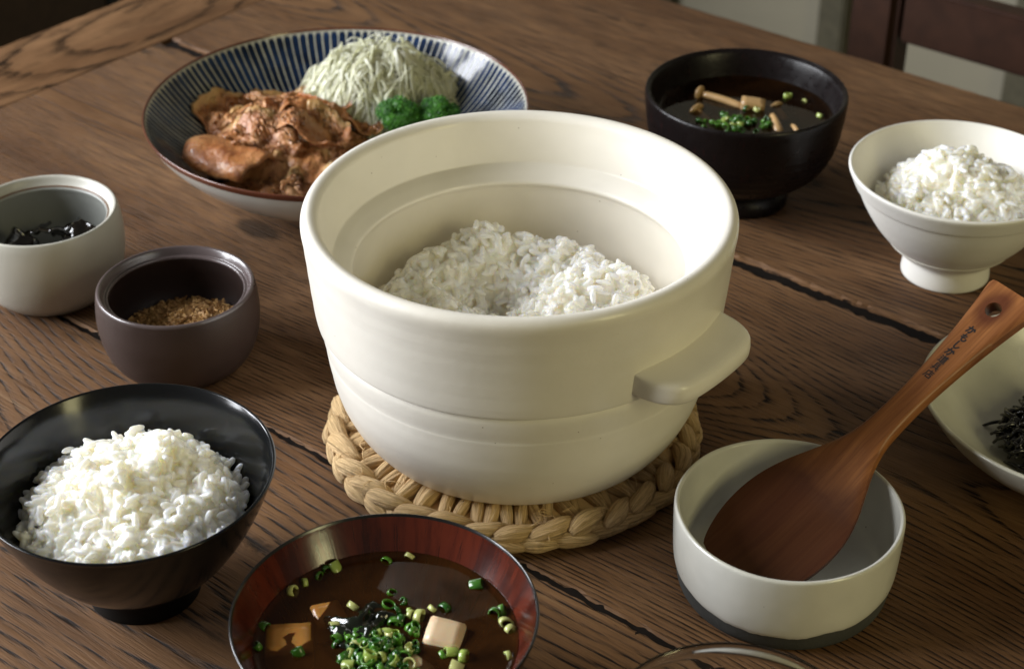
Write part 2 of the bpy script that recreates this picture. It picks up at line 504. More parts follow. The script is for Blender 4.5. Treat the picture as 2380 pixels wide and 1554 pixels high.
let_light_through(MAT['cabbage'], 0.42)
MAT['broccoli'] = island('broccoli_buds', (0.008, 0.075, 0.006), (0.070, 0.260, 0.016), 0.42)
MAT['broccoli_stem'] = flat('broccoli_stem', (0.10, 0.22, 0.04), 0.4)
MAT['scallion'] = island('green_scallion', (0.012, 0.075, 0.010), (0.085, 0.235, 0.020), 0.22, Coat_Weight=0.4, Coat_Roughness=0.08)
MAT['scallion_pale'] = island('pale_scallion', (0.26, 0.38, 0.06), (0.56, 0.56, 0.22), 0.25, Coat_Weight=0.4, Coat_Roughness=0.08)
MAT['tofu'] = flat('tofu', (0.74, 0.56, 0.36), 0.35, Subsurface_Weight=0.4, Subsurface_Scale=0.004)
MAT['tofu_soaked'] = flat('broth_soaked_tofu', (0.58, 0.27, 0.065), 0.22, Subsurface_Weight=0.3, Subsurface_Scale=0.004)
MAT['wakame'] = flat('wakame', (0.008, 0.011, 0.006), 0.14, Coat_Weight=0.5, Coat_Roughness=0.05)
MAT['mushroom'] = flat('mushroom_flesh', (0.48, 0.30, 0.13), 0.35, Coat_Weight=0.2)
MAT['kelp'] = flat('simmered_kelp', (0.012, 0.009, 0.006), 0.12, Coat_Weight=0.7, Coat_Roughness=0.06)
MAT['hijiki'] = flat('hijiki', (0.010, 0.009, 0.007), 0.22, Coat_Weight=0.5, Coat_Roughness=0.1)
MAT['carrot'] = flat('carrot', (0.42, 0.11, 0.02), 0.3)
MAT['flake_tan'] = island('tan_flakes', (0.24, 0.11, 0.030), (0.62, 0.38, 0.14), 0.6)
MAT['flake_orange'] = island('orange_flakes', (0.32, 0.07, 0.02), (0.50, 0.16, 0.05), 0.5)
MAT['flake_black'] = island('nori_flakes', (0.010, 0.012, 0.006), (0.030, 0.035, 0.015), 0.4)
MAT['chair'] = flat('dark_chair_wood', (0.030, 0.0115, 0.0060), 0.45, Specular_IOR_Level=0.25)
MAT['wall'] = glaze('grey_plaster', (0.30, 0.275, 0.205), 0.9, 0.0, 0.2, var=0.015)
MAT['batten'] = flat('olive_batten', (0.085, 0.075, 0.045), 0.7)
MAT['floor'] = flat('pale_floor', (0.28, 0.25, 0.20), 0.6)
MAT['cabinet'] = flat('dark_brown_cabinet_wood', (0.045, 0.024, 0.009), 0.6)
MAT['black_iron'] = flat('black_iron', (0.006, 0.007, 0.006), 0.5)
MAT['gap'] = flat('joint_dirt', (0.0075, 0.005, 0.0035), 1.0, Specular_IOR_Level=0.15)
MAT['burnt'] = flat('burnt_lettering', (0.010, 0.006, 0.004), 0.7)


def glass_mat(name, col):
    t = NT(name); t.p(Base_Color=col, Roughness=0.0, Transmission_Weight=1.0, IOR=1.47); return t.m


MAT['glass'] = glass_mat('clear_glass', (0.97, 0.98, 0.97))
MAT['glass_rim'] = glass_mat('rim_reflection_tint', (0.80, 0.42, 0.22))  # orange reflection on the rim painted as a glass tint; not assigned

# ------------------------------------------------------------------ the setting
FLOOR_Z = -0.72
TH = math.radians(140.717)
Dv = Vector((math.cos(TH), math.sin(TH), 0)); Nv = Vector((math.sin(TH), -math.cos(TH), 0))


def tl(d, n, z=0.0):
    """table coordinates (along the boards, towards the far long edge) to the room"""
    return Dv * d + Nv * n + Vector((0, 0, z))


fl = link('floor', box('floor', -3.5, 3.5, -1.5, 5.5, FLOOR_Z - 0.05, FLOOR_Z), MAT['floor']); tag(fl, kind='structure')
wall = link('wall', box('wall', -2.2, 3.2, -0.06, 0.0, FLOOR_Z, 1.6), MAT['wall'], None, tl(0, 2.0), (0, 0, TH)); tag(wall, kind='structure')
# local x of the wall runs along Dv, local y along -Nv; battens stand proud of its face towards the table
for d in (0.778, 1.055, 1.34, 0.49):
    link('batten', box('batten', d - 0.02, d + 0.02, 0.0, 0.025, FLOOR_Z, 1.5, 0.003), MAT['batten'], wall)
link('skirting', box('skirting', -2.2, 3.2, 0.0, 0.018, FLOOR_Z, FLOOR_Z + 0.09, 0.003), MAT['wall'], wall)

# ------------------------------------------------------------------ table
table = tag(empty('wooden_table', (0, 0, 0), TH), 'dark worn plank table with breadboard end carrying all the dishes', 'table')
TZ0 = -0.034


def plank(x0, x1, y0, y1, seed, rough0, rough1, mat, swap=False):
    """board from x0..x1 (long) and y0..y1, with worn, chipped long edges (rough: chip size)"""
    nx = max(40, int((x1 - x0) / 0.0035)); V = []; F = []

    def edge(x, amt, sd):
        a = noise.noise((x * 40, sd, 0)) * 0.5 + noise.noise((x * 130, sd, 3)) * 0.4 + noise.noise((x * 420, sd, 8)) * 0.25
        return amt * (abs(a) * 1.2)
    m = 14
    for i in range(nx + 1):
        x = x0 + (x1 - x0) * i / nx
        e0 = edge(x, rough0, seed + 1.3); e1 = edge(x, rough1, seed + 5.9)
        d0 = 0.0012 + e0 * 0.6; d1 = 0.0012 + e1 * 0.6
        prof = [(y0, TZ0), (y0, -0.006 - d0), (y0 + e0 * 0.5, -d0), (y0 + e0 + 0.0012, -0.0002 - d0 * 0.12)]
        for k in range(6):
            f = (k + 1) / 7; prof.append((y0 + (y1 - y0) * f, 0.0003 * noise.noise((x * 7, f * 5, seed))))
        prof += [(y1 - e1 - 0.0012, -0.0002 - d1 * 0.12), (y1 - e1 * 0.5, -d1), (y1, -0.006 - d1), (y1, TZ0)]
        for (yy, zz) in prof: V.append((x, yy, zz) if not swap else (yy, x, zz))
    for i in range(nx):
        for k in range(m):
            a = i * m + k; b = i * m + (k + 1) % m; c = b + m; d = a + m
            F.append((a, b, c, d) if swap else (a, d, c, b))
    e = tuple(range(m)); f2 = tuple(nx * m + k for k in range(m))
    F.append(e if not swap else tuple(reversed(e))); F.append(tuple(reversed(f2)) if not swap else f2)
    me = pymesh('plank', V, F, True)
    o = link('plank', me, mat, table); o.modifiers.new('edges', 'EDGE_SPLIT').split_angle = math.radians(28)
    return o


# table-local y is minus the offset towards the far edge
DL = 0.9718
stain_p = at(598, 533); sx, sy = stain_p.dot(Dv), -stain_p.dot(Nv)
spot_p = at(1480, 1592 * 0.9297)
stains_mid = [(sx, sy, 0.017, 0.008, 0.8)]
joints = [-1.078, -0.773, -0.477, -0.180, 0.105]
gaps = [0.0, 0.0085, 0.0020, 0.0022, 0.0]
chips = [0.0015, 0.0065, 0.0030, 0.002, 0.001]
ww = [wood_table('oak_board_far', 'x', -0.90, 1.7, 0.05, 0.20, 390), wood_table('oak_board_middle', 'x', -0.655, 5.2, 0.02, 0.17, 410, stains_mid),
      wood_table('oak_board_near', 'x', -0.36, 9.1, 0.06, 0.22, 400), wood_table('oak_board_front', 'x', -0.10, 3.3, 0.05, 0.2, 400)]
for i in range(4):
    plank(-0.62, DL - 0.0006, joints[i] + gaps[i] / 2, joints[i + 1] - gaps[i + 1] / 2, i * 3.1 + 0.4, chips[i], chips[i + 1], ww[i])
wb = wood_table('oak_breadboard', 'y', 1.015, 12.4, 0.20, 0.27, 330)
plank(-1.078, 0.105, DL + 0.0006, 1.059, 22.0, 0.0012, 0.002, wb, True).name = 'breadboard_end'
# dirt packed into the joints, lower than the boards
for k, (jy, dep) in enumerate(((joints[1], -0.0030), (joints[2], -0.0014), (joints[3], -0.0022))):
    V = []; F = []; nx = 420
    for i in range(nx + 1):
        x = -0.6 + (DL + 0.598) * i / nx
        for j in range(5):
            V.append((x, jy + (j - 2) * 0.0028, dep + 0.0016 * noise.noise((x * 220, j * 0.9, k)) + 0.001 * noise.noise((x * 60, j, k + 4))))
    for i in range(nx):
        for j in range(4): F.append((i * 5 + j, i * 5 + 5 + j, i * 5 + 6 + j, i * 5 + 1 + j))
    link('joint_filler', pymesh('joint_filler', V, F), MAT['gap'], table)
mleg = wood_table('oak_leg', 'x', 0.0, 4.0)
for lx in (-0.54, 0.96):
    for ly in (-1.0, 0.03):
        link('leg', box('leg', lx - 0.035, lx + 0.035, ly - 0.035, ly + 0.035, FLOOR_Z, TZ0 - 0.001, 0.004), mleg, table)
for y in (-1.0, 0.03): link('apron', box('apron', -0.50, 0.92, y - 0.012, y + 0.012, TZ0 - 0.09, TZ0 - 0.001, 0.002), mleg, table)
for x in (-0.54, 0.96): link('apron', box('apron', x - 0.012, x + 0.012, -0.96, -0.01, TZ0 - 0.09, TZ0 - 0.001, 0.002), mleg, table)

# ------------------------------------------------------------------ chair and cabinet behind the table
ch = tag(empty('dining_chair', tl(0, 0, 0), TH), 'dark reddish brown wooden chair beyond the far edge of the table', 'chair')
cy = -1.262
for d0 in (0.626, 0.226):
    link('back_post', box('back_post', d0 - 0.022, d0 + 0.022, cy - 0.018, cy + 0.018, FLOOR_Z, 0.16, 0.006), MAT['chair'], ch)
link('back_rail', box('back_rail', 0.249, 0.603, cy - 0.011, cy + 0.011, -0.062, -0.012, 0.003), MAT['chair'], ch)
link('back_rail', box('back_rail', 0.249, 0.603, cy - 0.011, cy + 0.011, 0.095, 0.15, 0.003), MAT['chair'], ch)
link('seat', box('seat', 0.215, 0.637, cy + 0.0195, cy + 0.40, -0.30, -0.27, 0.006), MAT['chair'], ch)
for d0 in (0.626, 0.226):
    link('leg', box('leg', d0 - 0.018, d0 + 0.018, cy + 0.355, cy + 0.392, FLOOR_Z, -0.3005, 0.004), MAT['chair'], ch)

cb = tag(empty('cabinet', tl(0, 0, 0), TH), 'dark brown wooden cabinet in the dim corner past the table end', 'cabinet')
link('side_panel', box('side_panel', 1.50, 1.53, -1.117, -0.45, FLOOR_Z + 0.06, 0.10, 0.002), MAT['cabinet'], cb)
link('carcass', box('carcass', 1.531, 2.05, -1.112, -0.455, FLOOR_Z + 0.06, 0.095, 0.002), MAT['cabinet'], cb)
link('corner_post', box('corner_post', 1.497, 1.525, -1.142, -1.118, FLOOR_Z, 0.10, 0.002), MAT['black_iron'], cb)
for yy in (-0.50, -1.10):
    link('foot', box('foot', 1.98, 2.02, yy, yy + 0.04, FLOOR_Z, FLOOR_Z + 0.059), MAT['black_iron'], cb)
link('foot', box('foot', 1.50, 1.53, -0.49, -0.46, FLOOR_Z, FLOOR_Z + 0.059), MAT['black_iron'], cb)

# ------------------------------------------------------------------ cooked rice
bm = bmesh.new(); bmesh.ops.create_icosphere(bm, subdivisions=2, radius=1.0)
IV = np.array([v.co[:] for v in bm.verts]); IF = np.array([[v.index for v in f.verts] for f in bm.faces]); bm.free()


def grain_variant(k):
    V = IV.copy()
    x = V[:, 0]
    q = np.hypot(V[:, 1], V[:, 2]) + 1e-9; pr = np.maximum(1 - np.abs(x) ** 2.9, 0) ** (1 / 2.3)
    V[:, 1] *= pr / q; V[:, 2] *= pr / q
    V[:, 2] += 0.22 * (x * x - 0.4) * (1 if k % 2 else -1)      # bent
    tap = 1 - 0.16 * x * (k % 3 - 1)
    V[:, 1] *= tap; V[:, 2] *= tap
    V[:, 1] += 0.10 * np.sin(x * 3 + k)
    return V


GV = [grain_variant(k) for k in range(6)]


def rice(name, label, loc, R, H0, n, seed, wall=None, vox=0.00048):
    """a heap of cooked grains over the height field H (local x, y)"""
    g = np.random.default_rng(seed); VS = []; FS = []; off = 0
    wr = sorted((p[0], p[1]) for p in wall)

    def H(x, y):
        """the heap never dips below the bowl's inner wall"""
        return max(H0(x, y), float(np.interp(math.hypot(x, y), [p[0] for p in wr], [p[1] for p in wr])) + 0.0047)
    # body of the heap just below the loose grains
    nr, na = 26, 72; V = [(0, 0, H(0, 0) - 0.0013)]
    for i in range(1, nr + 1):
        for j in range(na):
            r = R * 0.985 * i / nr; a = 2 * PI * j / na
            V.append((r * math.cos(a), r * math.sin(a), H(r * math.cos(a), r * math.sin(a)) - 0.0013))
    V.append((0, 0, min(v[2] for v in V) - 0.004)); V = np.array(V); F = []
    for j in range(na): F.append((0, 1 + j, 1 + (j + 1) % na))
    for i in range(nr - 1):
        for j in range(na):
            a = 1 + i * na + j; b = 1 + i * na + (j + 1) % na
            F.append((a, a + na, b + na)); F.append((a, b + na, b))
    for j in range(na):
        a = 1 + (nr - 1) * na + j; b = 1 + (nr - 1) * na + (j + 1) % na; F.append((a, len(V) - 1, b))
    VS.append(V); FS.append(np.array(F)); off = len(V)
    for k in range(n):
        r = R * math.sqrt(g.random()); a = g.random() * 2 * PI
        x, y = r * math.cos(a), r * math.sin(a)
        e = 0.0015
        h0 = H(x, y); nx_, ny_ = -(H(x + e, y) - h0) / e, -(H(x, y + e) - h0) / e
        nrm = Vector((nx_ * 0.8, ny_ * 0.8, 1)).normalized()
        d = Vector((g.normal(), g.normal(), g.normal() * 0.55))
        d = (d - nrm * d.dot(nrm) * (0.75 if g.random() < 0.8 else 0.1)).normalized()
        s = nrm.cross(d).normalized(); u = d.cross(s)
        M = np.array([d, s, u])
        L = g.uniform(0.0034, 0.0044); Wd = g.uniform(0.00135, 0.00172); T = Wd * g.uniform(0.82, 0.98)
        P = GV[int(g.integers(6))] * np.array([L, Wd, T])
        c = np.array((x, y, h0)) + np.array(nrm) * (g.uniform(-0.0022, 0.0015) + (0.0020 if g.random() < 0.10 else 0))
        VS.append(P @ M + c); FS.append(IF + off); off += len(P)
    me = npmesh(name, np.vstack(VS), np.vstack(FS))
    o = link(name, me, MAT['rice'], None, loc)
    md = o.modifiers.new('sticky', 'REMESH'); md.mode = 'VOXEL'; md.voxel_size = vox; md.use_smooth_shade = True
    return tag(o, label, 'rice', None, 'stuff')


def fbm(x, y, s, sd):
    return noise.noise((x * s, y * s, sd)) + 0.5 * noise.noise((x * s * 2.1, y * s * 2.1, sd + 7))


# ------------------------------------------------------------------ cream rice pot on its woven trivet
PX, PY, PZ = 0.0035, 0.7125, 0.0150
pot = tag(empty('rice_pot', (PX, PY, PZ)), 'large cream ceramic rice pot with side handles on the woven trivet', 'pot')
o_prof = [(0, 0.0015), (0.066, 0.0012), (0.0725, 0.0), (0.0760, 0.0008), (0.0790, 0.0035), (0.0835, 0.0095), (0.0880, 0.0180), (0.0918, 0.0290),
          (0.0940, 0.0410), (0.0952, 0.0490), (0.0953, 0.0515), (0.0957, 0.0540), (0.0965, 0.0580), (0.0968, 0.0630), (0.0958, 0.0664)]
lip = [(0.0982, 0.0668), (0.0989, 0.0676), (0.0995, 0.0720), (0.1008, 0.0860), (0.1020, 0.1000), (0.1029, 0.1100), (0.1035, 0.1150), (0.1032, 0.1182), (0.1016, 0.1203),
       (0.0994, 0.1211), (0.0970, 0.1203), (0.0950, 0.1183), (0.0942, 0.1155)]
inn = [(0.0930, 0.1100), (0.0912, 0.1030), (0.0900, 0.0978), (0.0894, 0.0962), (0.0880, 0.0953), (0.0850, 0.0936), (0.0822, 0.0915), (0.0808, 0.0903), (0.0802, 0.0893), (0.0803, 0.0880), (0.0815, 0.0850),
       (0.0830, 0.0760), (0.0835, 0.0600), (0.0810, 0.0380), (0.0740, 0.0190), (0.060, 0.0100), (0.03, 0.0085), (0, 0.0085)]
prof = catmull(o_prof, 4) + catmull(lip, 5) + catmull(inn, 5)


def pot_mod(j, a, r, z):
    w = 0.00018 * noise.noise((math.cos(a) * 1.5, math.sin(a) * 1.5, z * 30))
    return r + w + 0.00005 * math.sin(z * 620) * (1 if 0.004 < z < 0.11 else 0), z


link('body', lathe('pot_body', prof, 200, pot_mod), MAT['pot'], pot)


def pot_handle(ang):
    """a flat rounded ledge: half-moon plan, thick rounded edge"""
    nu, nv = 40, 20; V = []; F = []
    hw, th = 0.0340, 0.0066
    for i in range(nu + 1):
        u = math.sin((-1 + 2 * i / nu) * PI / 2)
        x = hw * u
        y0 = math.sqrt(0.0955 ** 2 - x * x) - 0.004
        c6 = max(0.0, 1 - abs(u) ** 7) ** 0.5
        ytip = 0.0985 + 0.0215 * c6 - 0.0030 * u * u * c6
        ytip = max(ytip, y0 + 0.006)
        t = th * (0.78 + 0.22 * c6)
        cyv = (y0 + ytip) / 2; hy = (ytip - y0) / 2
        for k in range(nv):
            a = 2 * PI * k / nv; c, sn = math.cos(a), math.sin(a)
            yy = cyv + hy * math.copysign(abs(c) ** 0.5, c)
            zz = t * math.copysign(abs(sn) ** 0.5, sn)
            f = (yy - y0) / (2 * hy)
            V.append((x, yy, 0.0785 + zz * (1.05 - 0.10 * f) - 0.0015 * f))
    for i in range(nu):
        for k in range(nv):
            kk = (k + 1) % nv
            F.append((i * nv + k, i * nv + kk, (i + 1) * nv + kk, (i + 1) * nv + k))
    F.append(tuple(reversed(range(nv)))); F.append(tuple(nu * nv + k for k in range(nv)))
    me = pymesh('handle', V, F)
    link('handle', me, MAT['pot'], pot, (0, 0, 0), (0, 0, ang - PI / 2))


HA = math.radians(-40)
pot_handle(HA); pot_handle(HA + PI)


def pot_H(x, y):
    h = 0.0455
    for (cx, cyy, s, a) in ((-0.020, 0.054, 0.021, 0.0255), (0.028, 0.050, 0.020, 0.0190), (-0.055, 0.024, 0.022, 0.0190), (0.050, 0.006, 0.018, 0.0270),
                            (0.022, -0.002, 0.017, 0.0210), (-0.034, -0.012, 0.014, 0.0190), (0.0, -0.05, 0.03, 0.014)):
        h += a * math.exp(-((x - cx) ** 2 + (y - cyy) ** 2) / (2 * s * s))
    h -= 0.010 * math.exp(-((x + 0.018) ** 2 + (y - 0.020) ** 2) / (2 * 0.014 ** 2))
    h += 0.0050 * fbm(x, y, 85, 3.3) + 0.0016 * fbm(x, y, 210, 5.3)
    r = math.hypot(x, y)
    h -= max(0, r - 0.064) * 0.8
    return h


rice('cooked_rice', 'cooked white rice scooped hollow inside the cream pot', (PX, PY, PZ), 0.0800, pot_H, 2500, 5, [(0, 0.0085), (0.06, 0.010), (0.074, 0.019), (0.081, 0.038)])

# trivet
tv = tag(empty('woven_trivet', (0.0005, 0.7115, 0)), 'round tan trivet of braided raffia under the cream pot', 'trivet')
link('light_block_disc', lathe('light_block_disc', [(0, 0.001), (0.084, 0.001), (0.086, 0.004), (0.083, 0.0085), (0.060, 0.0118), (0, 0.0118)], 64), MAT['raffia'], tv)  # added disc under the strands to block light, filling the hidden middle


def strand(k, L, w, h, arch, curve=0.0):
    """one fat twisted loop of raffia along local +x, lying at z = 0"""
    g = random.Random(k * 17 + 3); V = []; F = []; UV = []
    path = []; rad = []
    m = 13
    for j in range(m):
        t = j / (m - 1)
        path.append((L * (t - 0.5), curve * (4 * (t - 0.5) ** 2 - 0.5) + 0.0006 * math.sin(t * 5 + k), arch * math.sin(PI * t)))
        e = math.sin(PI * (0.06 + 0.88 * t) ** (0.85 + 0.25 * g.random() * 0)) ** 0.62
        rad.append(w * e * (1 + 0.08 * math.sin(7 * t + k)))
    tube(path, rad, 40, h / w, ridge=0.055, nr=10 + k % 3, twist=2.0 + (k % 3), V=V, F=F, UV=UV, ph=k)
    me = pymesh('strand', V, F)
    uvl = me.uv_layers.new(name='UVMap')
    for lp in me.loops: uvl.data[lp.index].uv = (UV[lp.vertex_index][0] + k * 0.37, UV[lp.vertex_index][1])
    return me


rad_m = [strand(k, 0.0335, 0.0038, 0.0044, 0.0030) for k in range(5)]
out_m = [strand(k + 11, 0.0245, 0.0044, 0.0052, 0.0016, 0.0014) for k in range(5)]
low_m = [strand(k + 23, 0.0225, 0.0040, 0.0046, 0.0008, 0.0016) for k in range(4)]


def put(me, r, a, z, yaw, pitch, roll=0.0, sc=1.0):
    o = link('strand', me, None, tv)
    M = Matrix.Translation((r * math.cos(a), r * math.sin(a), z)) @ Matrix.Rotation(a + yaw, 4, 'Z') @ Matrix.Rotation(pitch, 4, 'Y') @ Matrix.Rotation(roll, 4, 'X') @ Matrix.Scale(sc, 4)
    o.matrix_local = M
    return o


for ms in (rad_m, out_m, low_m):
    for me in ms: me.materials.append(MAT['raffia'])
NS = 33
for k in range(2 * NS):
    a = PI * k / NS + rnd.uniform(-0.02, 0.02)
    put(rad_m[rnd.randrange(5)], 0.0715 + rnd.uniform(-0.001, 0.001), a, 0.0083 + rnd.uniform(-0.0006, 0.0006), (0.22 if k % 2 else -0.16) + rnd.uniform(-0.06, 0.06), 0.06, rnd.uniform(-0.4, 0.4), rnd.uniform(0.93, 1.07))
for k in range(NS):
    a = 2 * PI * k / NS + rnd.uniform(-0.03, 0.03)
    put(out_m[rnd.randrange(5)], 0.0882, a, 0.0092 + rnd.uniform(-0.0004, 0.0008), PI / 2 + 0.36 + rnd.uniform(-0.08, 0.08), 0.02 + rnd.uniform(-0.05, 0.05), rnd.uniform(-0.5, 0.5), rnd.uniform(0.94, 1.06))
    put(low_m[rnd.randrange(4)], 0.0917, a + PI / NS, 0.0052, PI / 2 - 0.22 + rnd.uniform(-0.08, 0.08), 0.0, rnd.uniform(-0.5, 0.5), rnd.uniform(0.95, 1.05))

V = []; F = []
for k in range(70):
    a = rnd.random() * 2 * PI; r = rnd.uniform(0.074, 0.0945); L = rnd.uniform(0.006, 0.016); d = a + rnd.uniform(-1.6, 1.6); cv = rnd.gauss(0, 1.2)
    z = 0.0135 if r < 0.088 else 0.0125 - (r - 0.088) * 0.5
    tube([(r * math.cos(a) + L * t * math.cos(d + cv * t), r * math.sin(a) + L * t * math.sin(d + cv * t), z + 0.0016 * math.sin(PI * (t + 0.5)) + rnd.uniform(0, 0.0008)) for t in [j / 5 - 0.5 for j in range(6)]], 0.00022, 4, V=V, F=F)
o = link('loose_fibers', pymesh('loose_fibers', V, F), flat('raffia_fiber', (0.62, 0.42, 0.20), 0.6), tv); o['kind'] = 'stuff'

# ------------------------------------------------------------------ black bowl with rice
BX, BY = -0.1682, 0.5965
bb = tag(empty('rice_bowl', (BX, BY, 0)), 'black footed bowl piled with rice beside the brown cup', 'bowl')
prof = catmull([(0.0275, 0.0125), (0.031, 0.0142), (0.0410, 0.0240), (0.0510, 0.0385), (0.0582, 0.0525), (0.0625, 0.0630), (0.0640, 0.0672), (0.06455, 0.0684),
                (0.0645, 0.0690), (0.0636, 0.0692), (0.0628, 0.0684), (0.0610, 0.0650), (0.0565, 0.0545), (0.0490, 0.0415), (0.037, 0.0280), (0.020, 0.0195), (0, 0.0180)], 5)
link('body', lathe('body', prof, 144), MAT['black_bowl'], bb)
link('foot', lathe('foot', catmull([(0, 0.003), (0.0225, 0.003), (0.0232, 0.0), (0.0250, 0.0), (0.0256, 0.0010), (0.0250, 0.006), (0.0252, 0.0095), (0.0268, 0.0118), (0.0275, 0.0123), (0.0270, 0.0133), (0, 0.0150)], 4), 96), MAT['black_body'], bb)


def black_H(x, y):
    r = math.hypot(x, y)
    h = 0.0500 + 0.0145 * math.exp(-((x - 0.000) ** 2 / (2 * 0.026 ** 2) + (y - 0.012) ** 2 / (2 * 0.022 ** 2)))
    h += 0.008 * math.exp(-((x - 0.014) ** 2 + (y - 0.024) ** 2) / (2 * 0.008 ** 2)) + 0.006 * math.exp(-((x + 0.006) ** 2 + (y + 0.004) ** 2) / (2 * 0.010 ** 2))
    h += 0.0052 * fbm(x, y, 95, 1.3) + 0.0014 * fbm(x, y, 240, 2.3)
    return h - max(0, r - 0.040) * 0.9


rice('cooked_rice', 'glossy white rice heaped in the black footed bowl', (BX, BY, 0), 0.0500, black_H, 1150, 21, [(0.0610, 0.0650), (0.0565, 0.0545), (0.0490, 0.0415), (0.037, 0.0280), (0.020, 0.0195), (0, 0.0180)])

# ------------------------------------------------------------------ white bowl with rice
WX, WY = 0.2572, 0.8757
wb_ = tag(empty('rice_bowl', (WX, WY, 0)), 'white flared footed bowl of rice near the far table edge', 'bowl')
prof = catmull([(0.0262, 0.0140), (0.0295, 0.0158), (0.0345, 0.0205), (0.0357, 0.0216), (0.0357, 0.0221), (0.0448, 0.0328), (0.0524, 0.0450), (0.0576, 0.0562), (0.0579, 0.0570), (0.0589, 0.0572),
                (0.0616, 0.0630), (0.0630, 0.0662), (0.0632, 0.0678), (0.0622, 0.0686), (0.0610, 0.0676), (0.0575, 0.0610), (0.050, 0.048), (0.0400, 0.034), (0.028, 0.0245), (0.012, 0.0207), (0, 0.0202)], 5)
link('body', lathe('body', prof, 144), MAT['white_bowl'], wb_)
link('foot', lathe('foot', catmull([(0, 0.003), (0.0230, 0.003), (0.0238, 0.0), (0.0252, 0.0), (0.0258, 0.0012), (0.0252, 0.0080), (0.0250, 0.0112), (0.0256, 0.0135), (0.0262, 0.0141), (0.0255, 0.0150), (0, 0.0180)], 4), 96), MAT['white_bowl'], wb_)


def white_H(x, y):
    r = math.hypot(x, y)
    h = 0.0500 + 0.0190 * math.exp(-((x - 0.004) ** 2 / (2 * 0.026 ** 2) + (y - 0.006) ** 2 / (2 * 0.022 ** 2)))
    h += 0.007 * math.exp(-((x + 0.008) ** 2 + (y - 0.014) ** 2) / (2 * 0.008 ** 2))
    h += 0.0048 * fbm(x, y, 95, 4.3) + 0.0014 * fbm(x, y, 230, 6.3)
    return h - max(0, r - 0.034) * 0.8


rice('cooked_rice', 'white rice mounded in the white footed bowl', (WX, WY, 0), 0.0455, white_H, 950, 31, [(0.0575, 0.0610), (0.050, 0.048), (0.0400, 0.034), (0.028, 0.0245), (0.012, 0.0207), (0, 0.0202)])

# ------------------------------------------------------------------ grey cup with kelp, brown cup with seasoning
GX, GY = -0.2674, 0.8555
gc = tag(empty('small_cup', (GX, GY, 0)), 'small pale grey ceramic cup holding black kelp', 'cup')
go = [(0, 0.0012), (0.026, 0.0010), (0.0290, 0.0), (0.0325, 0.0022), (0.0385, 0.0090), (0.0423, 0.0190), (0.0440, 0.0300), (0.0442, 0.0400), (0.0434, 0.0480), (0.0424, 0.0520), (0.0417, 0.0531), (0.0408, 0.0532), (0.0398, 0.0524),
      (0.0385, 0.0500), (0.0372, 0.0482), (0.0366, 0.0478)]
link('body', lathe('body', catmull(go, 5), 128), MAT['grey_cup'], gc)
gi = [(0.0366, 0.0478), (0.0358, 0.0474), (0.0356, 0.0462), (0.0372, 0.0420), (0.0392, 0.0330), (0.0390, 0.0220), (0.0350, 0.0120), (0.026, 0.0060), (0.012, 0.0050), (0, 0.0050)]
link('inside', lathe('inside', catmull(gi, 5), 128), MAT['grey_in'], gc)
link('ledge_line', lathe('ledge_line', [(0.0373, 0.04835), (0.0370, 0.0486), (0.0363, 0.0480), (0.0364, 0.0477)], 128), flat('brown_line', (0.16, 0.09, 0.05), 0.3), gc)

NX_, NY_ = -0.1795, 0.7808
bc = tag(empty('small_cup', (NX_, NY_, 0)), 'small dark brown ceramic cup with dry seasoning inside', 'cup')
bo = [(0, 0.0012), (0.025, 0.0010), (0.0280, 0.0), (0.0315, 0.0020), (0.0375, 0.0085), (0.0415, 0.0180), (0.0432, 0.0280), (0.0434, 0.0350), (0.0428, 0.0430), (0.0420, 0.0478)]
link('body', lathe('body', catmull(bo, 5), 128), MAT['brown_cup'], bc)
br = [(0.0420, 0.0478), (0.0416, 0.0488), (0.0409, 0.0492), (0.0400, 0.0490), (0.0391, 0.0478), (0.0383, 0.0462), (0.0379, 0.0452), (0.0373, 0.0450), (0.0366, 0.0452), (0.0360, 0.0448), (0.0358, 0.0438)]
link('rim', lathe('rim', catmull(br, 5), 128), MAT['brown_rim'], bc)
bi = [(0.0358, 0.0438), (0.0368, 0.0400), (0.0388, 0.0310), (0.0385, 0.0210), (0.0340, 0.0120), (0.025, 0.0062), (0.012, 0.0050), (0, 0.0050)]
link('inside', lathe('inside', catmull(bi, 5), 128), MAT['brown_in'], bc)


def kelp_sheet(k, s):
    g = random.Random(k); V = []; F = []; n = 9
    for side in (1, -1):
        for i in range(n):
            for j in range(n):
                u, v = i / (n - 1) - 0.5, j / (n - 1) - 0.5
                z = 0.16 * s * noise.noise((u * 2.3 + k * 3, v * 2.3, k)) + 0.10 * s * math.sin(u * 3 + k) + side * 0.0009
                V.append((u * s + 0.03 * s * noise.noise((v * 4, k, 1)), v * s * 0.85, z))
    N = n * n
    for i in range(n - 1):
        for j in range(n - 1):
            a = i * n + j
            F.append((a, a + n, a + n + 1, a + 1)); F.append((N + a, N + a + 1, N + a + n + 1, N + a + n))
    for i in range(n - 1):
        for (a, b) in ((i * n, (i + 1) * n), ((i + 1) * n + n - 1, i * n + n - 1), (i + 1, i), ((n - 1) * n + i, (n - 1) * n + i + 1)):
            F.append((a, b, b + N, a + N))
    return pymesh('kelp_piece', V, F)


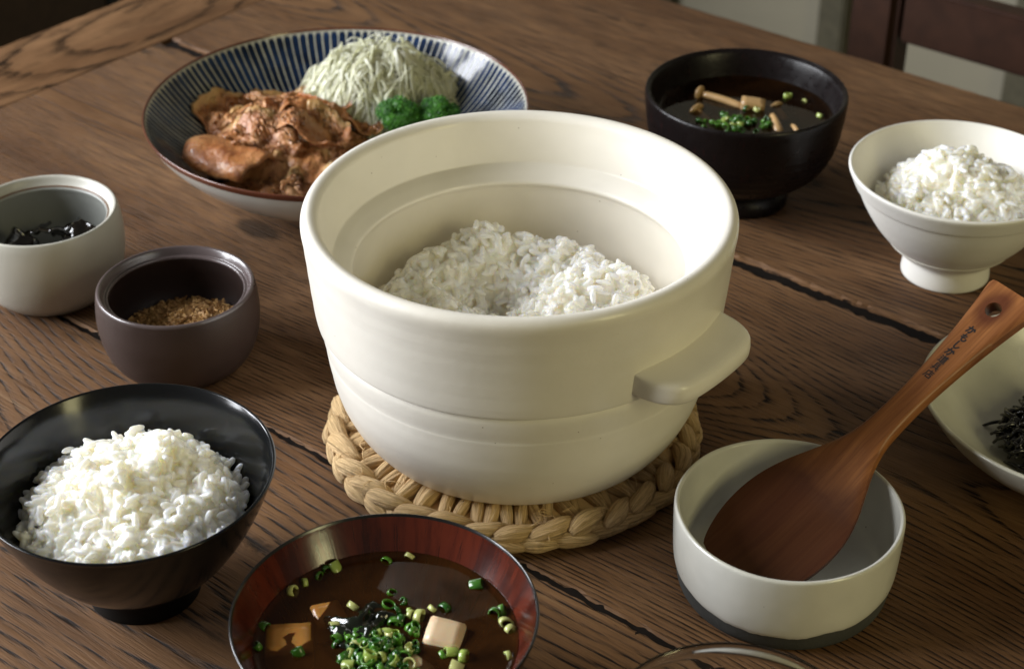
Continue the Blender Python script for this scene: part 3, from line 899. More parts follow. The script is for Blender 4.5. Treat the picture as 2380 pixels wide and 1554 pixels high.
kelps = [(-0.016, 0.004, 0.018, 0.6, 0.9, 0.2), (0.004, 0.010, 0.022, -0.5, 0.7, 0.5), (0.018, 0.008, 0.022, 0.4, -0.6, 0.9), (-0.004, -0.008, 0.019, 0.15, 0.5, 1.6),
         (0.012, -0.006, 0.019, -0.3, -0.4, 2.2), (-0.022, -0.008, 0.018, 0.4, 0.2, 2.8), (0.020, -0.010, 0.019, 0.2, 0.3, 0.3), (-0.012, 0.018, 0.018, -0.7, 0.3, 1.1), (0.008, 0.020, 0.018, -0.5, -0.2, 0.1), (0.0, -0.020, 0.017, 0.2, 0.1, 0.4)]
for k, (x, y, z, rx, ry, rz) in enumerate(kelps):
    o = link('kelp_piece', kelp_sheet(k, 0.0175), MAT['kelp'], None, (GX + x, GY + y, z + 0.0095), (rx, ry, rz))
    tag(o, 'glossy black square of simmered kelp in the pale grey cup', 'kelp', 'kelp squares in the grey cup')


def seasoning():
    VS = []; FS = []; MS = []; off = 0
    g = np.random.default_rng(4)

    def Hs(x, y): return 0.0170 + 0.0075 * math.exp(-((x - 0.008) ** 2 + (y - 0.004) ** 2) / (2 * 0.017 ** 2)) + 0.0018 * fbm(x, y, 120, 9)
    cube = np.array([(-1, -1, -1), (1, -1, -1), (1, 1, -1), (-1, 1, -1), (-1, -1, 1), (1, -1, 1), (1, 1, 1), (-1, 1, 1)], float)
    cf = np.array([(0, 3, 2, 1), (4, 5, 6, 7), (0, 1, 5, 4), (1, 2, 6, 5), (2, 3, 7, 6), (3, 0, 4, 7)])
    for k in range(4600):
        r = 0.0345 * math.sqrt(g.random()); a = g.random() * 2 * PI; x, y = r * math.cos(a), r * math.sin(a)
        t = g.random(); mi = 0 if t < 0.70 else (1 if t < 0.82 else 2)
        sz = np.array([g.uniform(0.0003, 0.0010), g.uniform(0.0003, 0.0007), g.uniform(0.0002, 0.0004)])
        if mi == 2: sz = np.array([g.uniform(0.0006, 0.0018), g.uniform(0.0004, 0.0009), 0.00015])
        R = Matrix.Rotation(g.random() * 6, 3, 'Z') @ Matrix.Rotation(g.normal() * 0.7, 3, 'X') @ Matrix.Rotation(g.normal() * 0.7, 3, 'Y')
        V = (cube * (1 + 0.35 * g.normal(size=(8, 1))) * sz) @ np.array(R) + np.array((x, y, Hs(x, y) + g.uniform(-0.0012, 0.0012)))
        VS.append(V); FS.append(cf + off); MS += [mi] * 6; off += 8
    nr, na = 10, 40
    base = [(0, 0, Hs(0, 0) - 0.001)] + [(0.0345 * i / nr * math.cos(2 * PI * j / na), 0.0345 * i / nr * math.sin(2 * PI * j / na), Hs(0.0345 * i / nr * math.cos(2 * PI * j / na), 0.0345 * i / nr * math.sin(2 * PI * j / na)) - 0.001) for i in range(1, nr + 1) for j in range(na)]
    F = [(off, off + 1 + j, off + 1 + (j + 1) % na, off) for j in range(na)]
    for i in range(nr - 1):
        for j in range(na):
            a = off + 1 + i * na + j; b = off + 1 + i * na + (j + 1) % na
            F.append((a, a + na, b + na, b))
    V = np.vstack(VS + [np.array(base)]); FF = np.vstack(FS)
    me = bpy.data.meshes.new('seasoning_flakes')
    me.from_pydata(V.tolist(), [], FF.tolist() + [tuple(dict.fromkeys(f)) for f in F]); me.update()
    me.polygons.foreach_set('material_index', MS + [0] * len(F))
    o = link('seasoning_flakes', me, [MAT['flake_tan'], MAT['flake_orange'], MAT['flake_black']], None, (NX_, NY_, 0))
    tag(o, 'dry tan seasoning flakes with seaweed bits in the brown cup', 'seasoning', None, 'stuff')


seasoning()

# ------------------------------------------------------------------ soups


def cyl_pieces():
    """a few cut scallion rings sharing meshes"""
    out = []
    for k in range(6):
        g = random.Random(k + 40); n = 14
        ro = g.uniform(0.0021, 0.0031); ri = ro * g.uniform(0.70, 0.84); h = g.uniform(0.0009, 0.0024)
        sq = g.uniform(0.55, 1.0); V = []; F = []
        for (r, z) in ((ro, -h), (ro * 1.03, 0), (ro, h), ((ro + ri) / 2, h * 1.1), (ri, h), (ri, -h), ((ro + ri) / 2, -h * 1.1)):
            for i in range(n):
                a = 2 * PI * i / n; V.append((r * math.cos(a), r * sq * math.sin(a), z + 0.12 * h * math.sin(a + k)))
        m = 7
        for j in range(m):
            for i in range(n):
                F.append((j * n + i, j * n + (i + 1) % n, ((j + 1) % m) * n + (i + 1) % n, ((j + 1) % m) * n + i))
        out.append(pymesh('scallion_ring', V, F))
    return out


SC_G = cyl_pieces(); SC_P = cyl_pieces()
for me in SC_G: me.materials.append(MAT['scallion'])
for me in SC_P: me.materials.append(MAT['scallion_pale'])


def scallion(p, lab, grp, pale=False, sc=1.0, upright=None):
    me = (SC_P if pale else SC_G)[rnd.randrange(6)]
    o = link('scallion_ring', me, None, None, p)
    if upright is None: upright = rnd.random() < 0.4
    o.rotation_euler = (rnd.gauss(0, 0.35), rnd.gauss(0, 0.35), rnd.random() * 6) if upright else (PI / 2 + rnd.gauss(0, 0.4), rnd.gauss(0, 0.4), rnd.random() * 6)
    s = sc * rnd.uniform(0.75, 1.20); o.scale = (s, s, s)
    tag(o, lab, 'scallion', grp); return o


def soup_body(name, loc, prof, z, mat, label):
    """the broth fills the bowl up to z; prof is the bowl's inner profile from the lip down"""
    pts = [(r + 0.0004, zz) for (r, zz) in prof if zz < z]
    # radius at the surface
    for (a, b) in zip(prof, prof[1:]):
        if a[1] >= z > b[1]:
            f = (a[1] - z) / (a[1] - b[1]); rs = a[0] + (b[0] - a[0]) * f
    # rising meniscus at the wall
    top = [(0, z), (rs * 0.6, z), (rs - 0.0030, z + 0.0001), (rs - 0.0012, z + 0.0004), (rs + 0.0002, z + 0.0011), (rs + 0.0007, z + 0.0010)]
    low = [(r, zz - 0.0004) for (r, zz) in pts]
    me = lathe(name, list(reversed(top + low)), 96)
    o = link(name, me, mat, None, loc); tag(o, label, 'soup'); return rs


MX, MY, MZ = -0.0506, 0.5104, 0.0483
mb = tag(empty('soup_bowl', (MX, MY, 0)), 'reddish brown lacquer soup bowl with black lip in front of the trivet', 'bowl')
m_in = catmull([(0.0602, 0.0628), (0.0592, 0.0605), (0.0568, 0.0555), (0.0530, 0.0485), (0.0475, 0.0395), (0.0395, 0.0295), (0.028, 0.0205), (0.014, 0.0165), (0, 0.0160)], 5)
link('inside', lathe('inside', m_in, 128), MAT['red'], mb)
m_out = [(0, 0.0125), (0.026, 0.0130), (0.0290, 0.0150), (0.0410, 0.0255), (0.0510, 0.0385), (0.0575, 0.0515), (0.0607, 0.0600), (0.0615, 0.0627), (0.0614, 0.0636), (0.0608, 0.0638), (0.0602, 0.0628)]
link('outside', lathe('outside', catmull(m_out, 5), 128), MAT['lacquer'], mb)
link('foot', lathe('foot', [(0, 0.004), (0.0255, 0.004), (0.0260, 0), (0.0285, 0), (0.0288, 0.002), (0.0275, 0.0136), (0, 0.0124)], 96), MAT['lacquer'], mb)
soup_body('miso_soup', (MX, MY, 0), [tuple(p) for p in m_in], MZ, MAT['broth'], 'brown miso broth in the red lined soup bowl')


def m6(zx, zy, z=MZ):
    """measured on an enlarged view of the front soup"""
    return at((560 + zx / 2.9024) * 0.92969, (1240 + zy / 2.9024) * 0.92969, z)


def tofu(p, sx, sy, sz, rz, tilt, lab):
    bm = bmesh.new(); bmesh.ops.create_cube(bm, size=1); bmesh.ops.subdivide_edges(bm, edges=bm.edges[:], cuts=3, use_grid_fill=True)
    for v in bm.verts:
        q = Vector((v.co.x * sx, v.co.y * sy, v.co.z * sz)); e = noise.noise_vector(q * 130 + Vector(p) * 50) * 0.00045; v.co = q + e
    bmesh.ops.bevel(bm, geom=[e for e in bm.edges if e.calc_face_angle(0) > 0.9], offset=0.0006, segments=2, affect='EDGES')
    me = bpy.data.meshes.new('tofu_cube'); bm.to_mesh(me); bm.free(); me.polygons.foreach_set('use_smooth', [True] * len(me.polygons))
    o = link('tofu_cube', me, MAT['tofu'], None, p, (tilt[0], tilt[1], rz)); tag(o, lab, 'tofu'); return o


tofu(m6(1600, 1000) + Vector((0, 0, -0.0030)), 0.0150, 0.0130, 0.0120, -0.25, (0.24, 0.10), 'tofu cube standing clear of the broth beside the chopped scallions')
tk = tofu(m6(470, 1020) + Vector((0, 0, -0.0056)), 0.0190, 0.0165, 0.0115, 0.10, (0.02, 0.01), 'large orange tinted tofu cube level with the broth near the bowl wall')
tk.data.materials[0] = MAT['tofu_soaked']
tk = tofu(m6(745, 830) + Vector((0, 0, -0.0058)), 0.0130, 0.0120, 0.0110, 0.5, (0.16, 0.14), 'small orange tinted tofu cube tilted in the broth behind the larger one')
tk.data.materials[0] = MAT['tofu_soaked']
tofu(m6(1380, 1235) + Vector((0, 0, -0.0050)), 0.0120, 0.0110, 0.0100, 0.9, (0.1, 0.0), 'small tofu corner peeping out in front of the scallion heap')

V = []; F = []; nu, nv = 26, 22
for i in range(nu):
    for j in range(nv):
        u, v = i / (nu - 1) - 0.5, j / (nv - 1) - 0.5
        V.append((u * 0.031, v * 0.024 + 0.002 * math.sin(u * 9), 0.0085 * (0.25 - u * u - v * v) * 2 + 0.0042 * noise.noise((u * 5, v * 5, 2)) + 0.0016 * noise.noise((u * 13, v * 13, 4)) - 0.002))
for i in range(nu - 1):
    for j in range(nv - 1): F.append((i * nv + j, (i + 1) * nv + j, (i + 1) * nv + j + 1, i * nv + j + 1))
wk = link('wakame', pymesh('wakame', V, F), MAT['wakame'], None, m6(1060, 960) + Vector((0, 0, 0.0006)), (0.15, 0.1, 0.4))
md = wk.modifiers.new('thickness', 'SOLIDIFY'); md.thickness = 0.0007
tag(wk, 'crumpled shiny black wakame leaf among the scallions', 'seaweed')

LS = 'dark green scallion ring in the heap on the red lined miso soup'
LP = 'pale green scallion ring in the heap on the red lined miso soup'
LF = 'green scallion ring floating apart from the heap in the miso soup'
LFP = 'pale scallion ring floating apart from the heap in the miso soup'
GS = 'scallion rings in the front soup'
heap = 0
while heap < 100:
    zx = rnd.gauss(1110, 160); zy = rnd.gauss(1115, 145)
    if not (770 < zx < 1520 and 760 < zy < 1420): continue
    if zy < 1000 and 900 < zx < 1180: continue
    if zx > 1400 and zy < 1120: continue
    if zx < 900 and zy < 900: continue
    heap += 1
    e = max(0, 1 - math.hypot((zx - 1120) / 260, (zy - 1150) / 240))
    pa = rnd.random() < 0.22
    scallion(m6(zx, zy) + Vector((0, 0, 0.0004 + 0.0045 * e * rnd.random())), LP if pa else LS, ('pale ' if pa else 'green ') + GS, pa)
for (zx, zy, pale) in ((585, 630, 1), (690, 580, 0), (745, 530, 0), (812, 515, 1), (500, 690, 1), (1350, 440, 1), (1180, 470, 0), (1220, 700, 0), (935, 800, 1), (1250, 830, 0), (1300, 765, 0), (1345, 830, 1), (1415, 870, 1), (1510, 815, 1), (1600, 808, 0),
                       (2050, 920, 1), (2078, 965, 1), (2020, 830, 0), (1965, 850, 0), (2062, 1155, 1), (800, 935, 1), (830, 1030, 0), (1740, 1165, 1), (1690, 1240, 1), (1650, 1130, 1), (1585, 1150, 0), (1830, 640, 0), (290, 940, 0), (240, 1090, 0), (540, 1140, 0), (900, 1000, 0), (960, 1010, 0), (1285, 900, 0)):
    scallion(m6(zx, zy) + Vector((0, 0, 0.0002)), LFP if pale else LF, ('pale stray ' if pale else 'green stray ') + GS, bool(pale), 1.0, zx == 1220)

# far dark bowl
DX, DY, DZ = 0.1445, 0.9687, 0.0570
db = tag(empty('soup_bowl', (DX, DY, 0)), 'very dark turned wood soup bowl behind the cream pot', 'bowl')
d_in = catmull([(0.0600, 0.0738), (0.0585, 0.0725), (0.0572, 0.0690), (0.0560, 0.0640), (0.0542, 0.0560), (0.0505, 0.0450), (0.043, 0.0330), (0.031, 0.0240), (0.016, 0.0200), (0, 0.0195)], 5)
d_out = catmull([(0, 0.0125), (0.0290, 0.0130), (0.0312, 0.0145), (0.0400, 0.0185), (0.0500, 0.0265), (0.0560, 0.0360), (0.0592, 0.0460), (0.0612, 0.0580), (0.0622, 0.0680), (0.0623, 0.0725), (0.0617, 0.0742), (0.0608, 0.0745), (0.0600, 0.0738)], 6)


def d_mod(j, a, r, z): return r + (0.00028 * math.sin(z * 1150) if 0.016 < z < 0.050 else 0), z


link('body', lathe('body', d_out + d_in, 128, d_mod), MAT['dark'], db)
link('foot', lathe('foot', [(0, 0.004), (0.0285, 0.004), (0.0290, 0), (0.0312, 0), (0.0316, 0.002), (0.0308, 0.0142), (0, 0.0124)], 96), MAT['dark'], db)
soup_body('clear_soup', (DX, DY, 0), [tuple(p) for p in d_in], DZ, MAT['broth_dark'], 'dark broth with mushrooms in the dark wooden bowl')


def m3(zx, zy, z=DZ):
    return at((1560 + zx / 2.38) * 0.92969, (zy / 2.38) * 0.92969, z)


LD = 'chopped scallion ring in the heap on the dark mushroom soup'
GD = 'scallion rings in the far soup'
k = 0
while k < 40:
    zx, zy = rnd.gauss(680, 110), rnd.gauss(735, 36)
    if not (440 < zx < 915 and 655 < zy < 800): continue
    k += 1
    scallion(m3(zx, zy) + Vector((0, 0, rnd.uniform(-0.0004, 0.0022))), LD, GD, rnd.random() < 0.12, 0.95)
for (zx, zy) in ((975, 575), (1075, 605), (1165, 692)):
    tag(scallion(m3(zx, zy) + Vector((0, 0, 0.0004)), 'stray pale scallion ring at the wall of the dark soup bowl', 'stray scallion rings in the far soup', True, 1.0), None, None)


def shroom(p0, p1, r0, r1, cap, lab):
    p0, p1 = Vector(p0) - Vector((0, 0, 0.0016)), Vector(p1) - Vector((0, 0, 0.0016)); root = empty('mushroom', p0); V, F = tube([Vector((0, 0, 0)).lerp(p1 - p0, t) + Vector((0, 0, 0.001 * math.sin(PI * t))) for t in [i / 6 for i in range(7)]], [r0 + (r1 - r0) * i / 6 for i in range(7)], 10)
    link('stem', pymesh('stem', V, F), MAT['mushroom'], root)
    if cap:
        o = link('cap', lathe('cap', [(0, -0.001), (cap * 0.6, -0.0008), (cap, 0.0), (cap * 0.92, 0.0016), (cap * 0.5, 0.0030), (0, 0.0034)], 20), MAT['mushroom'], root)
        d = (p0 - p1).normalized(); o.rotation_euler = d.to_track_quat('Z', 'Y').to_euler()
    tag(root, lab, 'mushroom')


shroom(m3(455, 570) + Vector((0, 0, 0.003)), m3(720, 640) + Vector((0, 0, 0.0010)), 0.0022, 0.0026, 0.0052, 'long pale mushroom stem lying across the dark soup')
shroom(m3(880, 715) + Vector((0, 0, 0.0050)), m3(925, 775) + Vector((0, 0, -0.001)), 0.0018, 0.0034, 0, 'pointed mushroom piece standing up in front of the scallion heap')
shroom(m3(1000, 745) + Vector((0, 0, 0.0014)), m3(1035, 780) + Vector((0, 0, 0.0)), 0.0012, 0.0022, 0, 'thin mushroom sliver at the near wall of the dark bowl')
shroom(m3(430, 650) + Vector((0, 0, -0.0005)), m3(520, 690) + Vector((0, 0, -0.005)), 0.0030, 0.0026, 0.0065, 'orange brown mushroom half sunk in the dark soup')
shroom(m3(905, 620) + Vector((0, 0, -0.0020)), m3(960, 655) + Vector((0, 0, -0.006)), 0.0030, 0.0026, 0.0060, 'brown mushroom under the dark broth behind the scallions')
o = tofu(m3(762, 640) + Vector((0, 0, 0.0004)), 0.0150, 0.0075, 0.0110, -0.15, (0.25, 0.10), 'cut square of fried tofu upright in the dark soup')
o.data.materials[0] = MAT['mushroom']

# ------------------------------------------------------------------ striped plate with pork, cabbage and broccoli
LX, LY, LR = -0.1103, 0.9855, 0.1209
pl = tag(empty('striped_plate', (LX, LY, 0)), 'wide deep plate with indigo stripes and brown rim behind the pot', 'plate')
p_in = catmull([(0.1196, 0.0548), (0.1180, 0.0528), (0.1120, 0.0455), (0.1020, 0.0350), (0.0900, 0.0255), (0.0780, 0.0190), (0.0700, 0.0160), (0.0500, 0.0135), (0.025, 0.0125), (0, 0.0125)], 6)
link('inside', lathe('inside', p_in, 160), plate_mat(LR), pl)
p_out = catmull([(0, 0.0080), (0.0520, 0.0080), (0.0560, 0.0086), (0.0680, 0.0110), (0.0820, 0.0165), (0.0950, 0.0245), (0.1060, 0.0340), (0.1150, 0.0440), (0.1200, 0.0520)], 6)
link('outside', lathe('outside', p_out, 160), MAT['plate_out'], pl)
link('rim', lathe('rim', catmull([(0.1200, 0.0520), (0.1208, 0.0540), (0.1211, 0.0553), (0.1208, 0.0561), (0.1201, 0.0560), (0.1196, 0.0548)], 4), 160), MAT['plate_rim'], pl)
link('foot', lathe('foot', [(0.0500, 0.0079), (0.0500, 0.0), (0.0530, 0.0), (0.0548, 0.0083)], 96), MAT['plate_out'], pl)


def pit(px, py, z): return at(px, py, z)


meat_c = pit(652, 322, 0.030)


def meat_H(x, y):
    u, v = x - meat_c.x, y - meat_c.y
    return 0.0155 + 0.0330 * math.exp(-((u * 0.95 + v * 0.2) ** 2 / (2 * 0.040 ** 2) + (v - u * 0.1) ** 2 / (2 * 0.033 ** 2)))


def plate_z(x, y):
    return float(np.interp(math.hypot(x - LX, y - LY), [p[0] for p in reversed(p_in)], [p[1] for p in reversed(p_in)]))


def slice_mesh(k, L, Wd, rz, c, dz, fold, curl, thick=0.0026):
    g = random.Random(k * 3 + 1); nu, nv = 64, 48; V = []; F = []; UV = []
    ca, sa = math.cos(rz), math.sin(rz); P = []
    for i in range(nu):
        for j in range(nv):
            u, v = i / (nu - 1) * 2 - 1, j / (nv - 1) * 2 - 1
            # rounded, uneven outline
            eu = math.sqrt(max(0, 1 - 0.42 * v * v)); ev = math.sqrt(max(0, 1 - 0.42 * u * u))
            ex = u * eu * (1 + 0.14 * noise.noise((v * 1.7, k, 1)) + 0.05 * noise.noise((v * 6, k, 2)))
            ey = v * ev * (1 + 0.16 * noise.noise((u * 1.7, k, 5)) + 0.05 * noise.noise((u * 6, k, 6)))
            lx, ly = ex * L / 2, ey * Wd / 2
            # folds: gather the sheet so it buckles
            z = fold * (0.6 * math.sin(u * (2.6 + k % 3) + k) + 0.6 * math.sin(v * 3.1 + u * 1.6 + k * 2)) + fold * 0.8 * noise.noise((u * 1.9, v * 1.9, k * 2.7))
            z += 0.0028 * noise.noise((lx * 95, ly * 95, k)) + 0.0013 * noise.noise((lx * 230, ly * 230, k + 3)) + 0.0005 * noise.noise((lx * 520, ly * 520, k + 5))
            ed = max(abs(u), abs(v))
            z += curl * max(0, ed - 0.55) ** 2 * 4
            x = c.x + lx * ca - ly * sa; y = c.y + lx * sa + ly * ca
            P.append(Vector((x, y, max(meat_H(x, y) + dz + z, plate_z(x, y) + 0.0022 + 0.3 * thick * noise.noise((lx * 200, ly * 200, k))))))
            UV.append((u * 0.5 + 0.5, v * 0.5 + 0.5))
    N = nu * nv
    for q in range(N):
        i, j = divmod(q, nv)
        a = P[min(i + 1, nu - 1) * nv + j] - P[max(i - 1, 0) * nv + j]; b = P[i * nv + min(j + 1, nv - 1)] - P[i * nv + max(j - 1, 0)]
        n_ = a.cross(b).normalized()
        ed = max(abs(i / (nu - 1) * 2 - 1), abs(j / (nv - 1) * 2 - 1)); t = thick * (1 - max(0, ed - 0.8) * 2.2)
        V.append(P[q] + n_ * t / 2)
        P[q] = P[q] - n_ * t / 2
    V += P
    for i in range(nu - 1):
        for j in range(nv - 1):
            a = i * nv + j; F.append((a, a + nv, a + nv + 1, a + 1)); F.append((N + a, N + a + 1, N + a + nv + 1, N + a + nv))
    for i in range(nu - 1): F.append((i * nv, i * nv + N, (i + 1) * nv + N, (i + 1) * nv)); F.append((i * nv + nv - 1, (i + 1) * nv + nv - 1, (i + 1) * nv + nv - 1 + N, i * nv + nv - 1 + N))
    for j in range(nv - 1): F.append((j, j + 1, j + 1 + N, j + N)); a = (nu - 1) * nv + j; F.append((a, a + N, a + 1 + N, a + 1))
    me = pymesh('pork_slice', [v - c for v in V], F)
    uvl = me.uv_layers.new(name='UVMap'); UV = UV + UV
    for lp in me.loops: uvl.data[lp.index].uv = UV[lp.vertex_index]
    return me


slices = [  # px, py, length, width, yaw, lift, fold, curl, words
    (560, 330, 0.062, 0.042, 0.3, -0.006, 0.0030, -0.006, 'pork slice at the bottom of the pile by the plate wall'),
    (735, 380, 0.064, 0.044, -0.2, -0.006, 0.0030, -0.006, 'pork slice lowest in the pile, close to the cream pot'),
    (640, 400, 0.066, 0.038, 0.1, -0.004, 0.0028, -0.004, 'crinkled dark pork slice along the front of the pile'),
    (800, 330, 0.050, 0.040, 0.9, -0.004, 0.0030, -0.005, 'pinkish pork slice reaching towards the broccoli'),
    (545, 265, 0.050, 0.044, 0.9, 0.000, 0.0045, -0.012, 'humped shiny pork slice at the back of the pile by the stripes'),
    (660, 232, 0.050, 0.030, 0.0, 0.005, 0.0050, 0.004, 'pork slice with raised edge at the top back of the pile'),
    (745, 258, 0.050, 0.026, -0.5, 0.004, 0.0050, 0.006, 'curled pork slice with amber fat edge next to the cabbage'),
    (640, 305, 0.060, 0.036, 0.5, 0.003, 0.0042, 0.003, 'browned pork slice across the crown of the pile'),
    (720, 335, 0.056, 0.036, -0.4, 0.004, 0.0040, 0.003, 'pale fatty pork slice on top of the pile'),
    (610, 355, 0.050, 0.030, -0.2, 0.001, 0.0042, 0.002, 'dark glazed pork slice over the middle of the pile'),
    (820, 290, 0.040, 0.030, 0.4, 0.002, 0.0040, 0.003, 'small folded pork slice nearest the broccoli'),
    (735, 410, 0.044, 0.028, 0.2, -0.001, 0.0040, 0.002, 'ragged pork slice half hidden by the pot rim'),
]
for k, (px, py, L, Wd, rz, dz, fo, cu, lab) in enumerate(slices):
    c = pit(px, py, 0.030)
    tag(link('pork_slice', slice_mesh(k, L, Wd, rz, c, dz, fo, cu), MAT['meat'], None, c), lab, 'pork')
# the smooth rolled slice at the near edge of the pile
c = pit(528, 378, 0.030); V = []; F = []; UV = []; nu, nv = 30, 26
for i in range(nu):
    u = i / (nu - 1) * 2 - 1
    for j in range(nv):
        a = -0.25 + 3.5 * j / (nv - 1); r = 0.0165 * (1 - 0.25 * max(0, abs(u) - 0.6) ** 2 * 5) * (1 + 0.10 * noise.noise((u * 1.5, 3, 3)))
        lx = u * (0.0255 + 0.003 * math.sin(a * 1.3)); ly = r * math.cos(a); lz = r * math.sin(a) * 0.62 + 0.0022 * noise.noise((u * 2.2, a * 1.4, 1)) + 0.0008 * noise.noise((u * 8, a * 5, 1))
        yaw = -0.55
        qx, qy = lx * math.cos(yaw) - ly * math.sin(yaw), lx * math.sin(yaw) + ly * math.cos(yaw)
        V.append((qx, qy, max(lz, plate_z(c.x + qx, c.y + qy) + 0.002 - c.z))); UV.append((i / nu, 0.2 + 0.5 * j / nv))
for i in range(nu - 1):
    for j in range(nv - 1): F.append((i * nv + j, (i + 1) * nv + j, (i + 1) * nv + j + 1, i * nv + j + 1))
me = pymesh('pork_slice', V, F); uvl = me.uv_layers.new(name='UVMap')
for lp in me.loops: uvl.data[lp.index].uv = UV[lp.vertex_index]
o = link('pork_slice', me, MAT['meat'], None, c); md = o.modifiers.new('thickness', 'SOLIDIFY'); md.thickness = 0.0024; md.offset = 0
tag(o, 'smooth rolled pork slice at the near corner of the pile', 'pork')
sm = lathe('meat_sauce', [(0, 0.0032), (0.040, 0.0030), (0.047, 0.0016), (0.0485, 0.0)], 64, lambda j, a, r, z: (r * (1 + 0.14 * math.sin(3 * a) + 0.07 * math.sin(7 * a + 1)), z))
o = link('meat_sauce', sm, MAT['sauce'], None, (meat_c.x, meat_c.y, 0.0152)); tag(o, 'thin brown sauce pooled under the pork', 'sauce', None, 'stuff')

cab_c = pit(885, 222, 0.030)


def cab_H(x, y):
    u, v = x, y
    return 0.017 + 0.041 * math.exp(-((u / 0.045) ** 2 + (v / 0.038) ** 2) ** 2.0) + 0.0085 * fbm(x, y, 50, 6)


V = []; F = []
for k in range(2600):
    r = 0.052 * math.sqrt(rnd.random()); a = rnd.random() * 2 * PI; x, y = r * math.cos(a), r * math.sin(a) * 0.86
    d = rnd.random() * 2 * PI; L = rnd.uniform(0.012, 0.040); cv = rnd.gauss(0, 30); m = 8; path = []
    lift = rnd.uniform(-0.003, 0.0035) + (rnd.random() < 0.16) * rnd.uniform(0.001, 0.006)
    ph = rnd.random() * 6
    for j in range(m):
        t = j / (m - 1) - 0.5; dd = d + cv * t * L * 1.6
        x2 = x + L * t * math.cos(dd); y2 = y + L * t * math.sin(dd)
        path.append((x2, y2, cab_H(x2, y2) + lift + 0.0026 * math.sin(t * 6 + ph) + rnd.gauss(0, 0.0003)))
    w = rnd.uniform(0.0004, 0.0010) if rnd.random() < 0.86 else rnd.uniform(0.0012, 0.0024)
    tube(path, [w * (0.55 + 0.45 * math.sin(PI * (0.12 + 0.76 * j / (m - 1)))) for j in range(m)], 4, rnd.uniform(0.22, 0.45), up=(rnd.gauss(0, 0.6), rnd.gauss(0, 0.6), 1), V=V, F=F)
b0 = len(V); nr, na = 16, 48
for i in range(nr + 1):
    for j in range(na):
        rr = 0.049 * i / nr; a = 2 * PI * j / na; V.append((rr * math.cos(a), rr * 0.86 * math.sin(a), cab_H(rr * math.cos(a), rr * 0.86 * math.sin(a)) - 0.0008))
for i in range(nr):
    for j in range(na): F.append((b0 + i * na + j, b0 + (i + 1) * na + j, b0 + (i + 1) * na + (j + 1) % na, b0 + i * na + (j + 1) % na))
o = link('shredded_cabbage', pymesh('shredded_cabbage', V, F), MAT['cabbage'], None, (cab_c.x, cab_c.y, 0)); tag(o, 'fluffy pile of pale shredded cabbage on the striped plate', 'cabbage', None, 'stuff')


def broccoli(p, R, seed, lab):
    g = random.Random(seed); root = tag(empty('broccoli_floret', p), lab, 'broccoli')
    V, F = tube([(0, 0, -R * 1.3), (0, 0, -R * 0.6), (0, 0, 0.1 * R)], [R * 0.35, R * 0.38, R * 0.7], 10); link('stem', pymesh('stem', V, F), MAT['broccoli_stem'], root)
    clumps = []
    for k in range(15):
        th = math.acos(1 - g.random() * 1.15); a = k * 2.399
        clumps.append((Vector((math.sin(th) * math.cos(a), math.sin(th) * math.sin(a), math.cos(th) * 0.85)) * R * 0.62, R * g.uniform(0.34, 0.46)))
    bm2 = bmesh.new(); bmesh.ops.create_icosphere(bm2, subdivisions=1, radius=1.0)
    sv = np.array([v.co[:] for v in bm2.verts]); sf = np.array([[v.index for v in f.verts] for f in bm2.faces]); bm2.free()
    VS = []; FS = []; off = 0
    for (c, r) in clumps:
        VS.append(sv * r * 0.88 + np.array(c)); FS.append(sf + off); off += len(sv)
        for q in range(85):
            z = 1 - 2 * (q + 0.5) / 85; a = q * 2.39996; rr = math.sqrt(1 - z * z)
            n_ = Vector((rr * math.cos(a), rr * math.sin(a), z))
            if (c + n_ * r).length < R * 0.62: continue
            s = r * g.uniform(0.10, 0.17)
            VS.append(sv * s + np.array(c + n_ * r * g.uniform(0.92, 1.06))); FS.append(sf + off); off += len(sv)
    link('head', npmesh('head', np.vstack(VS), np.vstack(FS)), MAT['broccoli'], root)


broccoli(pit(926, 275, 0.036), 0.0150, 3, 'dark green broccoli floret between pork and cabbage')
broccoli(pit(1020, 268, 0.036), 0.0135, 5, 'green broccoli floret just peeping over the pot rim')

# ------------------------------------------------------------------ grey-white bowl with the wooden spatula
QX, QY = 0.1242, 0.6016
sb = tag(empty('serving_bowl', (QX, QY, 0)), 'straight sided grey white bowl with unglazed dark base holding the spatula', 'bowl')
glz_out = [(0.0490, 0.0104), (0.0499, 0.0122), (0.0506, 0.0170), (0.0511, 0.0260), (0.0514, 0.0360), (0.0514, 0.0415), (0.0509, 0.0428), (0.0502, 0.0431), (0.0495, 0.0427), (0.0490, 0.0415), (0.0487, 0.0330), (0.0481, 0.0200), (0.0465, 0.0110), (0.0420, 0.0070), (0.030, 0.0058), (0, 0.0055)]
gp_ = catmull(glz_out, 5)


def glz_mod(j, a, r, z):
    wob = 0.00025 * math.sin(3 * a + 1) + 0.0003 * noise.noise((math.cos(a) * 2, math.sin(a) * 2, z * 20))
    if j < 10:
        k = 1 - j / 10
        z = z + k * (0.0022 * math.sin(a * 2 + 2.2) * 0.5 + 0.0011 * noise.noise((math.cos(a) * 3.5, math.sin(a) * 3.5, 2)) + 0.0005 * noise.noise((math.cos(a) * 16, math.sin(a) * 16, 2)))
    return r + wob, z


link('glazed_body', lathe('glazed_body', gp_, 160, glz_mod), MAT['spat_bowl'], sb)
link('clay_base', lathe('clay_base', catmull([(0, 0.0012), (0.041, 0.0010), (0.0455, 0.0), (0.0470, 0.0010), (0.0482, 0.0040), (0.0489, 0.0085), (0.0493, 0.0125), (0.0496, 0.0160)], 4), 128), MAT['clay'], sb)

